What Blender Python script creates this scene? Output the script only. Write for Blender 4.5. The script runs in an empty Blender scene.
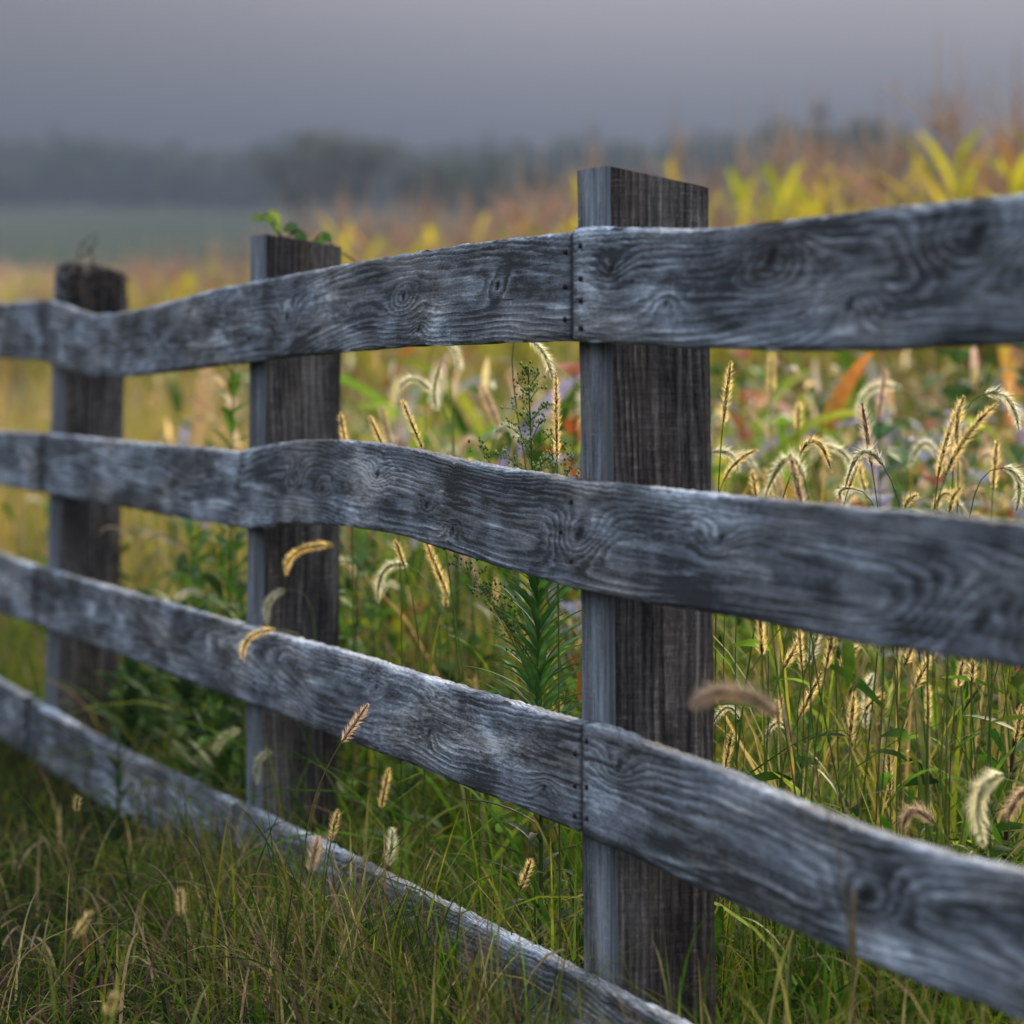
import bpy, math, random
import numpy as np
from mathutils import Vector
R = math.radians
rng = np.random.default_rng(7)
random.seed(7)
scene = bpy.context.scene
COL = scene.collection
F = 4430.0      # focal length in pixels of the 1024 px frame
CH = 0.88       # camera height
HY = 390.0      # horizon row
def wx(px, D): return (px - 512.0) / F * D
def wz(py, D): return CH - (py - HY) / F * D

# ------------------------------------------------------------------ helpers
def mesh_from(name, V, faces_list, mat, parent=None, attrs=None, uv=None, smooth=True, loc=None):
    """faces_list: list of int arrays (n,k)"""
    me = bpy.data.meshes.new(name)
    V = np.asarray(V, dtype=np.float32).reshape(-1, 3)
    me.vertices.add(len(V)); me.vertices.foreach_set('co', V.ravel())
    loops = np.concatenate([np.asarray(f).ravel() for f in faces_list]).astype(np.int32)
    sizes = np.concatenate([np.full(len(f), np.asarray(f).shape[1]) for f in faces_list])
    starts = np.concatenate([[0], np.cumsum(sizes)[:-1]]).astype(np.int32)
    me.loops.add(len(loops)); me.loops.foreach_set('vertex_index', loops)
    me.polygons.add(len(sizes)); me.polygons.foreach_set('loop_start', starts)
    me.polygons.foreach_set('use_smooth', np.full(len(sizes), smooth))
    me.update(calc_edges=True)
    for k, a in (attrs or {}).items():
        a = np.asarray(a, dtype=np.float32)
        if a.ndim == 2:
            at = me.color_attributes.new(k, 'FLOAT_COLOR', 'POINT')
            c = np.ones((len(V), 4), dtype=np.float32); c[:, :3] = a
            at.data.foreach_set('color', c.ravel())
        else:
            at = me.attributes.new(k, 'FLOAT', 'POINT'); at.data.foreach_set('value', a)
    if uv is not None:
        l = me.uv_layers.new(name='UVMap')
        l.data.foreach_set('uv', np.asarray(uv, dtype=np.float32)[loops].ravel())
    if mat: me.materials.append(mat)
    o = bpy.data.objects.new(name, me); COL.objects.link(o)
    if loc is not None: o.location = loc
    if parent: o.parent = parent
    return o
def tag(o, label=None, cat=None, group=None, kind=None):
    if label: o['label'] = label
    if cat: o['category'] = cat
    if group: o['group'] = group
    if kind: o['kind'] = kind
    return o
def empty(name, loc, rz=0.0):
    o = bpy.data.objects.new(name, None); COL.objects.link(o)
    o.empty_display_size = .1
    o.location = loc; o.rotation_euler = (0, 0, rz); return o
def copy_tree(o, parent=None):
    c = o.copy(); COL.objects.link(c); c.parent = parent
    for ch in list(o.children): copy_tree(ch, c)
    return c
class MB:
    def __init__(s): s.V = []; s.Q = []; s.T = []; s.C = []; s.n = 0
    def add(s, V, Q=None, T=None, C=(1, 1, 1)):
        V = np.asarray(V, float).reshape(-1, 3)
        if Q is not None and len(Q): s.Q.append(np.asarray(Q) + s.n)
        if T is not None and len(T): s.T.append(np.asarray(T) + s.n)
        C = np.asarray(C, float)
        s.C.append(np.broadcast_to(C, V.shape) if C.ndim == 1 else C)
        s.V.append(V); s.n += len(V)
    def build(s, name, mat, parent=None, loc=None, smooth=True):
        fl = []
        if s.Q: fl.append(np.concatenate(s.Q))
        if s.T: fl.append(np.concatenate(s.T))
        return mesh_from(name, np.concatenate(s.V), fl, mat, parent, {'Col': np.concatenate(s.C)}, loc=loc, smooth=smooth)
def vnoise(x, seed=0):
    x = np.asarray(x, float); r = np.random.default_rng(seed).uniform(-1, 1, 4096)
    i = np.floor(x).astype(int); f = x - i; f = f * f * (3 - 2 * f)
    return r[i % 4096] * (1 - f) + r[(i + 1) % 4096] * f
def vnoise2(x, y, seed=0):
    r = np.random.default_rng(seed).uniform(-1, 1, (256, 256))
    i = np.floor(x).astype(int); j = np.floor(y).astype(int)
    f = x - i; g = y - j; f = f * f * (3 - 2 * f); g = g * g * (3 - 2 * g)
    a = r[i % 256, j % 256]; b = r[(i + 1) % 256, j % 256]; c = r[i % 256, (j + 1) % 256]; d = r[(i + 1) % 256, (j + 1) % 256]
    return (a * (1 - f) + b * f) * (1 - g) + (c * (1 - f) + d * f) * g
def fbm2(x, y, seed=0, o=3):
    return sum(vnoise2(x * 2**k, y * 2**k, seed + k) / 2**k for k in range(o))

def tube(mb, P, rad, C, sides=5):
    P = np.asarray(P, float); n = len(P); rad = np.broadcast_to(rad, (n,))
    T = np.gradient(P, axis=0); T /= np.linalg.norm(T, axis=1)[:, None] + 1e-9
    up = np.array([0.31, 0.9, 0.2]); A = np.cross(T, up); A /= np.linalg.norm(A, axis=1)[:, None] + 1e-9; B = np.cross(T, A)
    a = np.arange(sides) * 2 * np.pi / sides
    V = P[:, None] + rad[:, None, None] * (np.cos(a)[None, :, None] * A[:, None] + np.sin(a)[None, :, None] * B[:, None])
    i = np.arange(n - 1)[:, None] * sides; j = np.arange(sides)[None]; k = (j + 1) % sides
    Q = np.stack([i + j, i + k, i + sides + k, i + sides + j], -1).reshape(-1, 4)
    C = np.asarray(C, float)
    if C.ndim == 2: C = np.repeat(C, sides, axis=0)
    mb.add(V, Q, C=C)
def strips(P, W, S):
    """P (N,K,3) centre lines, W (N,K) half widths, S (N,K,3) or (N,1,3) side vectors -> V, Q"""
    N, K, _ = P.shape
    V = np.stack([P - S * W[..., None], P + S * W[..., None]], 2)
    b = (np.arange(N)[:, None] * K + np.arange(K - 1)[None]) * 2
    Q = np.stack([b, b + 1, b + 3, b + 2], -1).reshape(-1, 4)
    return V.reshape(-1, 3), Q
def blades(base, h, az, lean, curl, w, K=6, colr=None, tipc=None, shape='blade'):
    """grass blades: arrays of N; lean = start tilt from vertical (rad), curl = added tilt to the tip"""
    N = len(h); t = np.linspace(0, 1, K)[None]
    ang = lean[:, None] + curl[:, None] * t**1.5
    ds = h[:, None] / (K - 1)
    dr = np.sin(ang) * ds; dz = np.cos(ang) * ds
    r = np.concatenate([np.zeros((N, 1)), np.cumsum((dr[:, 1:] + dr[:, :-1]) / 2, 1)], 1)
    z = np.concatenate([np.zeros((N, 1)), np.cumsum((dz[:, 1:] + dz[:, :-1]) / 2, 1)], 1)
    P = np.stack([base[:, 0:1] + np.cos(az)[:, None] * r, base[:, 1:2] + np.sin(az)[:, None] * r, base[:, 2:3] + z], -1)
    prof = {'blade': np.clip(1.02 - t**2.2, .04, 1) * (0.6 + 0.4 * np.minimum(1, t * 4)), 'leaf': np.sin(np.pi * np.clip(t * .93 + .05, 0, 1))**.8 + .02, 'stem': 1 - .6 * t}[shape]
    W = w[:, None] * prof / 2
    tw = rng.uniform(-.7, .7, N)
    S = np.stack([-np.sin(az) * np.cos(tw), np.cos(az) * np.cos(tw), np.sin(tw)], -1)[:, None]
    V, Q = strips(P, W, np.broadcast_to(S, P.shape))
    if tipc is None: tipc = colr
    C = colr[:, None] * (1 - t[..., None]**1.5) + tipc[:, None] * t[..., None]**1.5
    C = np.repeat(C, 2, axis=1).reshape(-1, 3)
    return V, Q, C
def srgb(r, g, b):
    f = lambda c: (c / 255 / 12.92) if c <= 10 else ((c / 255 + .055) / 1.055)**2.4
    return np.array([f(r), f(g), f(b)])
def palette(P, W, N, jit=.2):
    P = np.array(P); W = np.array(W, float); W /= W.sum()
    c = P[rng.choice(len(P), N, p=W)]
    return np.clip(c * (1 + rng.normal(0, jit, (N, 1))) * (1 + rng.normal(0, jit * .3, (N, 3))), .004, 1)

# ------------------------------------------------------------------ materials
def newmat(name):
    m = bpy.data.materials.new(name); m.use_nodes = True
    nt = m.node_tree; nt.nodes.clear(); return m, nt, nt.nodes, nt.links
def N(nt, t, **kw):
    n = nt.nodes.new(t)
    for k, v in kw.items():
        if k.startswith('i_'): n.inputs[k[2:].replace('_', ' ')].default_value = v
        else: setattr(n, k, v)
    return n
def foliage_mat(name, trans=.5, rough=.75, spec=.04, tint=1.25):
    m, nt, nn, L = newmat(name)
    a = N(nt, 'ShaderNodeVertexColor', layer_name='Col')
    tc = N(nt, 'ShaderNodeTexCoord'); no = N(nt, 'ShaderNodeTexNoise'); no.inputs['Scale'].default_value = 45; no.inputs['Detail'].default_value = 3
    L.new(tc.outputs['Object'], no.inputs['Vector'])
    mr = N(nt, 'ShaderNodeMapRange'); mr.inputs['To Min'].default_value = .72; mr.inputs['To Max'].default_value = 1.28
    mr.inputs['From Min'].default_value = .3; mr.inputs['From Max'].default_value = .7
    L.new(no.outputs['Fac'], mr.inputs['Value'])
    mx = N(nt, 'ShaderNodeVectorMath', operation='SCALE'); L.new(a.outputs['Color'], mx.inputs[0]); L.new(mr.outputs[0], mx.inputs['Scale'])
    p = N(nt, 'ShaderNodeBsdfPrincipled'); p.inputs['Roughness'].default_value = rough; p.inputs['Specular IOR Level'].default_value = spec
    L.new(mx.outputs[0], p.inputs['Base Color'])
    t = N(nt, 'ShaderNodeBsdfTranslucent'); sc = N(nt, 'ShaderNodeVectorMath', operation='SCALE'); sc.inputs['Scale'].default_value = tint
    L.new(mx.outputs[0], sc.inputs[0]); L.new(sc.outputs[0], t.inputs['Color'])
    mm = N(nt, 'ShaderNodeMixShader'); mm.inputs[0].default_value = trans
    L.new(p.outputs[0], mm.inputs[1]); L.new(t.outputs[0], mm.inputs[2])
    o = N(nt, 'ShaderNodeOutputMaterial'); L.new(mm.outputs[0], o.inputs['Surface'])
    return m
def wood_mat(name, dark, mid, light, sawn=0.0, worn=1.0, bump=.5):
    """attributes: phase (ring phase), knot, wear; UV = metres along / across the grain"""
    m, nt, nn, L = newmat(name)
    def math_(op, a, b=None, c=None, clamp=False):
        n = N(nt, 'ShaderNodeMath', operation=op); n.use_clamp = clamp
        for i, v in enumerate((a, b, c)):
            if v is None: continue
            if isinstance(v, (int, float)): n.inputs[i].default_value = v
            else: L.new(v, n.inputs[i])
        return n.outputs[0]
    def attr(k): return N(nt, 'ShaderNodeAttribute', attribute_name=k).outputs['Fac']
    uv = N(nt, 'ShaderNodeUVMap', uv_map='UVMap').outputs[0]
    def noise(sx, sy, det=3, rough=.55, off=0.0):
        mp = N(nt, 'ShaderNodeMapping'); mp.inputs['Scale'].default_value = (sx, sy, 1); mp.inputs['Location'].default_value = (off, off * .7, 0)
        L.new(uv, mp.inputs['Vector'])
        n = N(nt, 'ShaderNodeTexNoise'); n.inputs['Scale'].default_value = 1; n.inputs['Detail'].default_value = det; n.inputs['Roughness'].default_value = rough
        L.new(mp.outputs[0], n.inputs['Vector']); return n.outputs['Fac']
    def rng_(v, a, b, c=0.0, d=1.0):
        n = N(nt, 'ShaderNodeMapRange'); n.clamp = True
        for k, x in zip(('From Min', 'From Max', 'To Min', 'To Max'), (a, b, c, d)): n.inputs[k].default_value = x
        L.new(v, n.inputs['Value']); return n.outputs[0]
    ph = math_('ADD', attr('phase'), math_('MULTIPLY', math_('SUBTRACT', noise(4, 150, 3), .5), .9))
    fr = math_('FRACT', ph)
    up = rng_(fr, 0.0, .72); dn = rng_(fr, .80, 1.0, 1, 0)
    band = math_('MULTIPLY', math_('POWER', up, 1.6), dn)
    # rings differ in strength
    amp = rng_(noise(2.5, 40, 2, .5, 3.1), .34, .68, .25, 1.0)
    band = math_('MULTIPLY', band, amp)
    fine = noise(14, 900, 4, .7, 1.7)
    streak = noise(5, 160, 3, .6, 5.3)
    blot = noise(3.2, 11, 4, .6, 9.1)
    blot2 = noise(9, 30, 4, .65, 2.1)
    v = math_('MULTIPLY_ADD', band, .46, math_('MULTIPLY', rng_(fine, .3, .7), .26))
    speck = noise(70, 330, 4, .8, 11.9); v = math_('ADD', v, math_('MULTIPLY', math_('SUBTRACT', rng_(speck, .34, .66), .5), .30))
    fleck = math_('MULTIPLY', rng_(noise(190, 34, 3, .6, 2.9), .60, .70), rng_(noise(4, 16, 3, .6, 21.0), .46, .60)); v = math_('ADD', v, math_('MULTIPLY', fleck, .30))
    v = math_('ADD', v, math_('MULTIPLY', math_('SUBTRACT', rng_(streak, .3, .7), .5), .35))
    v = math_('ADD', v, math_('MULTIPLY', math_('SUBTRACT', rng_(blot, .32, .68), .5), .55))
    v = math_('ADD', v, math_('MULTIPLY', math_('SUBTRACT', rng_(blot2, .3, .7), .5), .22))
    # worn pale patches, with a painted lit one: sharp flecked edges following the grain
    wr = math_('ADD', attr('wear_lit'), math_('MULTIPLY', math_('SUBTRACT', noise(26, 240, 6, .85, 7.7), .5), 2.6))
    wm = math_('MULTIPLY', rng_(wr, .42, .75), worn)
    v = math_('ADD', v, math_('MULTIPLY', wm, .36))
    if sawn > 0:   # saw marks across the grain
        s1 = noise(230, 22, 3, .6, 4.4); s2 = noise(26, 240, 3, .7, 8.8)
        sw = math_('MULTIPLY', rng_(s1, .42, .62), rng_(s2, .40, .6))
        v = math_('ADD', v, math_('MULTIPLY', sw, sawn))
    # cracks along the grain, knots and painted joint shade
    ck = rng_(noise(2.2, 80, 3, .5, 6.6), .655, .69)
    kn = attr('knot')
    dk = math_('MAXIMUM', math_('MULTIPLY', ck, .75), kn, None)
    cr = N(nt, 'ShaderNodeValToRGB')
    e = cr.color_ramp.elements; e[0].position = .05; e[0].color = (*dark, 1); e[1].position = 1.0; e[1].color = (*light, 1)
    q = e.new(.5); q.color = (*mid, 1)
    L.new(v, cr.inputs[0])
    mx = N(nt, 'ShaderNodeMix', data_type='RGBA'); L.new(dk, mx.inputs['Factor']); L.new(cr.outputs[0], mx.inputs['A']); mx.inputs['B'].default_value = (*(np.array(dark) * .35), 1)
    # nudge hue: brownish in patches
    hb = N(nt, 'ShaderNodeMix', data_type='RGBA', blend_type='MULTIPLY'); L.new(rng_(noise(1.7, 9, 3, .5, 12.3), .46, .62, 0, .8), hb.inputs['Factor'])
    L.new(mx.outputs['Result'], hb.inputs['A']); hb.inputs['B'].default_value = (1.0, .86, .72, 1)
    p = N(nt, 'ShaderNodeBsdfPrincipled'); p.inputs['Roughness'].default_value = .82; p.inputs['Specular IOR Level'].default_value = .22
    L.new(hb.outputs['Result'], p.inputs['Base Color'])
    hgt = math_('SUBTRACT', math_('ADD', math_('MULTIPLY', band, .7), math_('MULTIPLY', fine, .6)), math_('MULTIPLY', dk, 2.5))
    b = N(nt, 'ShaderNodeBump'); b.inputs['Strength'].default_value = bump; b.inputs['Distance'].default_value = .0016
    L.new(hgt, b.inputs['Height']); L.new(b.outputs[0], p.inputs['Normal'])
    o = N(nt, 'ShaderNodeOutputMaterial'); L.new(p.outputs[0], o.inputs['Surface'])
    return m
M_leaf = foliage_mat('grass_blade', spec=.04, rough=.75)
M_leafb = foliage_mat('broad_leaf', trans=.3, rough=.6, spec=.2)
M_seed = foliage_mat('seed_head', trans=.3, rough=.7, spec=.15)
M_brist = foliage_mat('bristle', trans=.65, rough=.5, spec=.2, tint=1.5)
M_twig = foliage_mat('dry_twig', trans=.0, rough=.85, spec=.1)
M_crown = foliage_mat('tree_leaf', trans=.25, rough=.6, spec=.2)
M_rail = [wood_mat('weathered_rail', (.027, .030, .033), (.200, .230, .262), (.68, .76, .83), worn=1.0),
          wood_mat('weathered_rail_pale', (.029, .033, .036), (.215, .248, .285), (.70, .785, .86), worn=1.0)]
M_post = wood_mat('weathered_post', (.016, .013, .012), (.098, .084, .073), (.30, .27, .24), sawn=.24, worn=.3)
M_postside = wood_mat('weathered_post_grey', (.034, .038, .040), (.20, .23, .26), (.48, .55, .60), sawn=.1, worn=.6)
mm, nt, nn, L = newmat('iron_nail')
p = N(nt, 'ShaderNodeBsdfPrincipled'); nz = N(nt, 'ShaderNodeTexNoise'); nz.inputs['Scale'].default_value = 900
cr = N(nt, 'ShaderNodeValToRGB'); cr.color_ramp.elements[0].color = (.012, .010, .010, 1); cr.color_ramp.elements[1].color = (.05, .032, .024, 1)
L.new(nz.outputs[0], cr.inputs[0]); L.new(cr.outputs[0], p.inputs['Base Color']); p.inputs['Roughness'].default_value = .8; p.inputs['Metallic'].default_value = .4
L.new(p.outputs[0], N(nt, 'ShaderNodeOutputMaterial').inputs['Surface']); M_nail = mm

# ------------------------------------------------------------------ ground
def terrain(X, Y):
    X = np.asarray(X, float); Y = np.asarray(Y, float)
    z = np.where(Y > 45, (Y - 45) * .0458 * np.clip((Y - 45) / 60, 0, 1)**.5, 0.0)
    z = z + np.where(Y > 30, .8 * vnoise2(X / 60 + 9, Y / 70 + 4, 3) * np.clip((Y - 60) / 100, 0, 1), 0)
    return z + .015 * vnoise2(X * 1.3 + 40, Y * 1.3 + 40, 5) * np.clip(1 - Y / 40, 0, 1)
ys = np.concatenate([np.linspace(-30, 1.5, 16)[:-1], np.arange(1.5, 14, .12), np.geomspace(14, 780, 150)])
xs0 = np.concatenate([-np.geomspace(3, 420, 60)[::-1], np.arange(-2.9, 3, .1), np.geomspace(3, 420, 60)])
XX, YY = np.meshgrid(xs0, ys); ZZ = terrain(XX, YY)
nx = len(xs0); ii = np.arange(len(ys) - 1)[:, None] * nx + np.arange(nx - 1)[None]
Qg = np.stack([ii, ii + 1, ii + nx + 1, ii + nx], -1).reshape(-1, 4)
m, nt, nn, L = newmat('field_soil_and_meadow')
geo = N(nt, 'ShaderNodeNewGeometry'); sep = N(nt, 'ShaderNodeSeparateXYZ'); L.new(geo.outputs['Position'], sep.inputs[0])
n1 = N(nt, 'ShaderNodeTexNoise'); n1.inputs['Scale'].default_value = 9; n1.inputs['Detail'].default_value = 8; L.new(geo.outputs['Position'], n1.inputs['Vector'])
n2 = N(nt, 'ShaderNodeTexNoise'); n2.inputs['Scale'].default_value = .05; n2.inputs['Detail'].default_value = 6; L.new(geo.outputs['Position'], n2.inputs['Vector'])
c1 = N(nt, 'ShaderNodeValToRGB'); c1.color_ramp.elements[0].position = .3; c1.color_ramp.elements[0].color = (.010, .013, .005, 1); c1.color_ramp.elements[1].position = .7; c1.color_ramp.elements[1].color = (.030, .038, .014, 1); L.new(n1.outputs[0], c1.inputs[0])
c2 = N(nt, 'ShaderNodeValToRGB'); c2.color_ramp.elements[0].position = .3; c2.color_ramp.elements[0].color = (.060, .074, .052, 1); c2.color_ramp.elements[1].position = .7; c2.color_ramp.elements[1].color = (.090, .102, .070, 1); L.new(n2.outputs[0], c2.inputs[0])
mr = N(nt, 'ShaderNodeMapRange'); mr.inputs['From Min'].default_value = 38; mr.inputs['From Max'].default_value = 55; L.new(sep.outputs['Y'], mr.inputs['Value'])
mx = N(nt, 'ShaderNodeMix', data_type='RGBA'); L.new(mr.outputs[0], mx.inputs['Factor']); L.new(c1.outputs[0], mx.inputs['A']); L.new(c2.outputs[0], mx.inputs['B'])
p = N(nt, 'ShaderNodeBsdfPrincipled'); p.inputs['Specular IOR Level'].default_value = 0; p.inputs['Roughness'].default_value = 1; L.new(mx.outputs['Result'], p.inputs['Base Color'])
bp = N(nt, 'ShaderNodeBump'); bp.inputs['Distance'].default_value = .03; L.new(n1.outputs[0], bp.inputs['Height']); L.new(bp.outputs[0], p.inputs['Normal'])
L.new(p.outputs[0], N(nt, 'ShaderNodeOutputMaterial').inputs['Surface'])
g = mesh_from('ground', np.stack([XX, YY, ZZ], -1).reshape(-1, 3), [Qg], m); tag(g, 'dark field soil rising to a pale meadow slope beyond the corn', 'ground', kind='structure')

# ------------------------------------------------------------------ the fence
PL = np.array([[-1.66, 12.55], [-1.073, 10.18], [-.472, 7.78], [.0768, 5.40], [.726, 3.05], [1.36, .70]])[:5]  # outer face of the rails in plan, far -> near
seg = np.linalg.norm(np.diff(PL, axis=0), axis=1); SC = np.concatenate([[0], np.cumsum(seg)])    # arc length at each post
def plan(s):
    s = np.asarray(s, float)
    x = np.interp(s, SC, PL[:, 0]); y = np.interp(s, SC, PL[:, 1]); return x, y
def plan_smooth(s):
    a = [plan(np.clip(np.asarray(s) + d, 0, SC[-1])) for d in (-.12, -.06, 0, .06, .12)]
    return sum(q[0] for q in a) / 5, sum(q[1] for q in a) / 5
_ss = np.linspace(0, SC[-1], 4000); _x, _y = plan(_ss); _px = 512 + F * _x / _y
def s_of(px): return np.interp(px, _px, _ss)
S4, S3, S2, S1, S0 = SC
fence = empty('rail_fence', (PL[3, 0], PL[3, 1], 0))
tag(fence, 'weathered grey wooden fence of four plank rails on square posts running away to the left', 'fence')
FO = Vector(fence.location)
def wood_fields(u, v, seed, knots, ringw=.0052, off=.08, patches=()):
    off_ = off * (.75 + .45 * vnoise(u * .7 + 10, seed)) + .004
    pv = .028 * vnoise(u * .8 + 31, seed + 1) + .01 * vnoise(u * 3, seed + 2)
    r = np.sqrt(off_**2 + (v - pv)**2) + .0026 * fbm2(u * 1.5 + 7, v * 30 + 50, seed + 3, 2) + .0009 * vnoise2(u * 9 + 3, v * 60 + 20, seed + 5)
    kn = np.zeros_like(u)
    for (uk, vk, s, a) in knots:
        q = ((u - uk) / (s * 2.2))**2 + ((v - vk - .3 * (u - uk)) / s)**2; q2 = ((u - uk) / (s * 5.5))**2 + ((v - vk - .1 * (u - uk)) / (s * 1.5))**2
        r = r + a * s * 1.0 * np.exp(-q2)
        kn = np.maximum(kn, np.clip(1.15 - q * 3.6 + .25 * vnoise2(u * 300, v * 400, seed + 9), 0, 1) * .9)
    wear_lit = .20 + .36 * fbm2(u * 2.3 + 60, v * 14 + 70, seed + 7, 3)
    for (uk, vk, su, sv, a) in patches: wear_lit = wear_lit + .7 * a * np.exp(-((u - uk) / su)**2 - ((v - vk) / sv)**2)
    return r / ringw, kn, wear_lit
def make_rail(seed, sa, sb, topL, botL, knots=(), patches=(), mat=0, proud=0.0, thick=.025, topface=True, twist=0.0, ringw=.0052, label=None, bow=0.0, shade_bands=()):
    """topL / botL: lists of (px, py) read off the photograph; turned into true heights at the fence's own distance"""
    def conv(Lp, corr):
        Lp = np.array(Lp, float); s = s_of(Lp[:, 0]); x, D = plan(s)
        py = Lp[:, 1].copy()
        if corr:
            sl = np.gradient(py, Lp[:, 0]); py = py + np.clip(sl, -.1, .8) * 108 / D * .85
        return s, wz(py, D)
    st, zt = conv(topL, topface); sb_, zb = conv(botL, False)
    n = max(8, int((sb - sa) / .007)); s = np.linspace(sa, sb, n)
    def smooth(s_, k, z):
        return sum(np.interp(s_ + d, k, z) for d in (-.1, -.066, -.033, 0, .033, .066, .1)) / 7
    ZT = smooth(s, st, zt) + .0005 * vnoise(s * 14, seed + 40) + .0009 * vnoise(s * 75, seed + 41) - .003 * np.clip(vnoise(s * 22, seed + 43) - .72, 0, 1) / .28; ZB = smooth(s, sb_, zb) + .001 * vnoise(s * 11, seed + 42)
    # profile (a in 0..1 up the front, depth b)
    nf = 34; a = np.linspace(0, 1, nf)
    hh = .138; rr = .0035
    fa = a * hh; fb = np.zeros(nf)
    lo = fa < rr; fb[lo] = rr - np.sqrt(np.maximum(0, rr**2 - (rr - fa[lo])**2))
    hi = fa > hh - rr; fb[hi] = rr - np.sqrt(np.maximum(0, rr**2 - (fa[hi] - hh + rr)**2))
    pa = np.concatenate([a, np.full(5, 1.0), [1 - .02], np.linspace(.9, .1, 5), [.02], np.full(3, 0.0)])
    pb = np.concatenate([fb, np.linspace(.15, .92, 5) * thick, [thick], np.full(5, thick), [thick], np.linspace(.9, .15, 3) * thick])
    vv = np.concatenate([fa, hh + pb[nf:nf + 5], [hh + thick], hh + thick + .003 + (1 - pa[nf + 6:nf + 11]) * hh, [2 * hh + thick], 2 * hh + thick + thick - pb[-3:]])
    x, y = plan_smooth(s); dx = np.gradient(x, s); dy = np.gradient(y, s)
    ln = np.hypot(dx, dy); nxn, nyn = -(dy / ln), dx / ln      # candidate normal
    sg = np.sign(nxn * -1.0); nxn, nyn = nxn * sg, nyn * sg     # outward = towards -X
    S, A = np.meshgrid(s, pa, indexing='ij'); B = np.broadcast_to(pb, S.shape); VV = np.broadcast_to(vv, S.shape)
    ZZ_ = ZB[:, None] * (1 - A) + ZT[:, None] * A
    ph, kn, wr = wood_fields(S, VV - hh / 2, seed, knots, ringw, patches=patches)
    de = np.minimum(S - sa, sb - S)
    out = proud - B + .0022 * vnoise(s * 1.7, seed + 50)[:, None] + .0006 * fbm2(S * 9, VV * 60, seed + 51, 3) + bow * np.sin((S - sa) / (sb - sa) * np.pi)
    out = out + twist * (A - .5) * np.cos((S - sa) * 2.2)
    out = out - np.clip(kn - .3, 0, 1) * .0026 - .0025 * np.clip(1 - de / .008, 0, 1)
    fac = np.array([out * nxn[:, None], out * nyn[:, None]])
    top = (A > .98)
    ZZ_ = ZZ_ + np.where(top, .0008 * vnoise2(S * 30, B * 300, seed + 60), 0)
    V = np.stack([x[:, None] + fac[0] + np.interp(S, SC, [0, .024, 0, 0, 0]) * (ZZ_ - 1.1), y[:, None] + fac[1], ZZ_], -1)
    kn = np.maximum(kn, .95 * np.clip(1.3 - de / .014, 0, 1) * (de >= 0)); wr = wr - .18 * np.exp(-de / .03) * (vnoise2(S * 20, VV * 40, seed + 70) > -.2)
    for (us, ws, am) in shade_bands: kn = np.maximum(kn, am * np.exp(-((S - us) / ws)**2) * (.8 + .3 * vnoise2(S * 25, VV * 50, seed + 80)))  # shade at the farthest post's joints, painted in as dark bands
    wr = wr + np.where(top, .22, 0) + np.where((A > .955), .12, 0)  # top face and upper edge made paler
    m_ = len(pa); i = np.arange(n - 1)[:, None] * m_; j = np.arange(m_)[None]; k = (j + 1) % m_
    Q = np.stack([i + j, i + m_ + j, i + m_ + k, i + k], -1).reshape(-1, 4)
    # end caps: strip front to back
    def cap(r, flip):
        base = r * m_; out_ = []
        f = list(range(0, nf)); bk = list(range(m_ - 1, nf - 1, -1))
        idx = np.round(np.linspace(0, nf - 1, len(bk))).astype(int)
        for q in range(len(bk) - 1):
            mids = list(range(idx[q], idx[q + 1] + 1))
            poly = [base + bk[q]] + [base + w for w in mids] + [base + bk[q + 1]]
            for w in range(1, len(poly) - 1):
                t3 = [poly[0], poly[w], poly[w + 1]]
                if len(set(t3)) == 3: out_.append(t3[::-1] if flip else t3)
        return out_
    T = np.array(cap(0, False) + cap(n - 1, True))
    V = V.reshape(-1, 3) - np.array(FO)
    o = mesh_from('rail', V, [Q, T], M_rail[mat], fence, {'phase': ph.ravel(), 'knot': kn.ravel(), 'wear_lit': wr.ravel()}, uv=np.stack([S.ravel() + seed * 3.7, VV.ravel()], -1))
    if label: o['label'] = label
    return o, (lambda s_, a_: Vector((float(np.interp(s_, SC, [0, .024, 0, 0, 0]) * (np.interp(s_, s, ZB) * (1 - a_) + np.interp(s_, s, ZT) * a_ - 1.1) + np.interp(s_, s, x) + np.interp(s_, s, nxn) * proud), float(np.interp(s_, s, y) + np.interp(s_, s, nyn) * proud), float(np.interp(s_, s, ZB) * (1 - a_) + np.interp(s_, s, ZT) * a_))), Vector((float(nxn[n // 2]), float(nyn[n // 2]), 0)))
def nails(rail, info, spots):
    at, nrm = info
    for (s_, a_) in spots:
        p_ = at(s_, a_) + nrm * .0022 - FO
        mb = MB(); az = np.arange(8) * math.pi / 4; t_ = Vector((-nrm.y, nrm.x, 0)); r_ = .0034
        V = []
        for rr_, hh_ in ((r_, -.006), (r_, .0), (r_ * .7, .0012)):
            for a in az: V.append(p_ + t_ * math.cos(a) * rr_ + Vector((0, 0, 1)) * math.sin(a) * rr_ + nrm * hh_)
        V.append(p_ + nrm * .0014)
        Q = [[i * 8 + j, i * 8 + (j + 1) % 8, (i + 1) * 8 + (j + 1) % 8, (i + 1) * 8 + j] for i in range(2) for j in range(8)]
        T = [[16 + j, 16 + (j + 1) % 8, 24] for j in range(8)]
        mb.add([tuple(v) for v in V], Q, T); mb.build('nail', M_nail, rail)
def sp(px): return float(s_of(px))
Se = S0 + .0   # near end of the modelled boards, at the post beside the camera
r1t_a = [(-60, 304), (0, 303), (43, 300)]; r1b_a = [(-60, 357), (0, 358), (45, 361)]
r1t_b = [(46, 300), (55, 301), (70, 309), (90, 315), (110, 314), (129, 311), (172, 301), (215, 289), (254, 281.5), (293, 274), (352, 263), (400, 254), (474, 242), (530, 236), (571, 232)]
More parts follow.
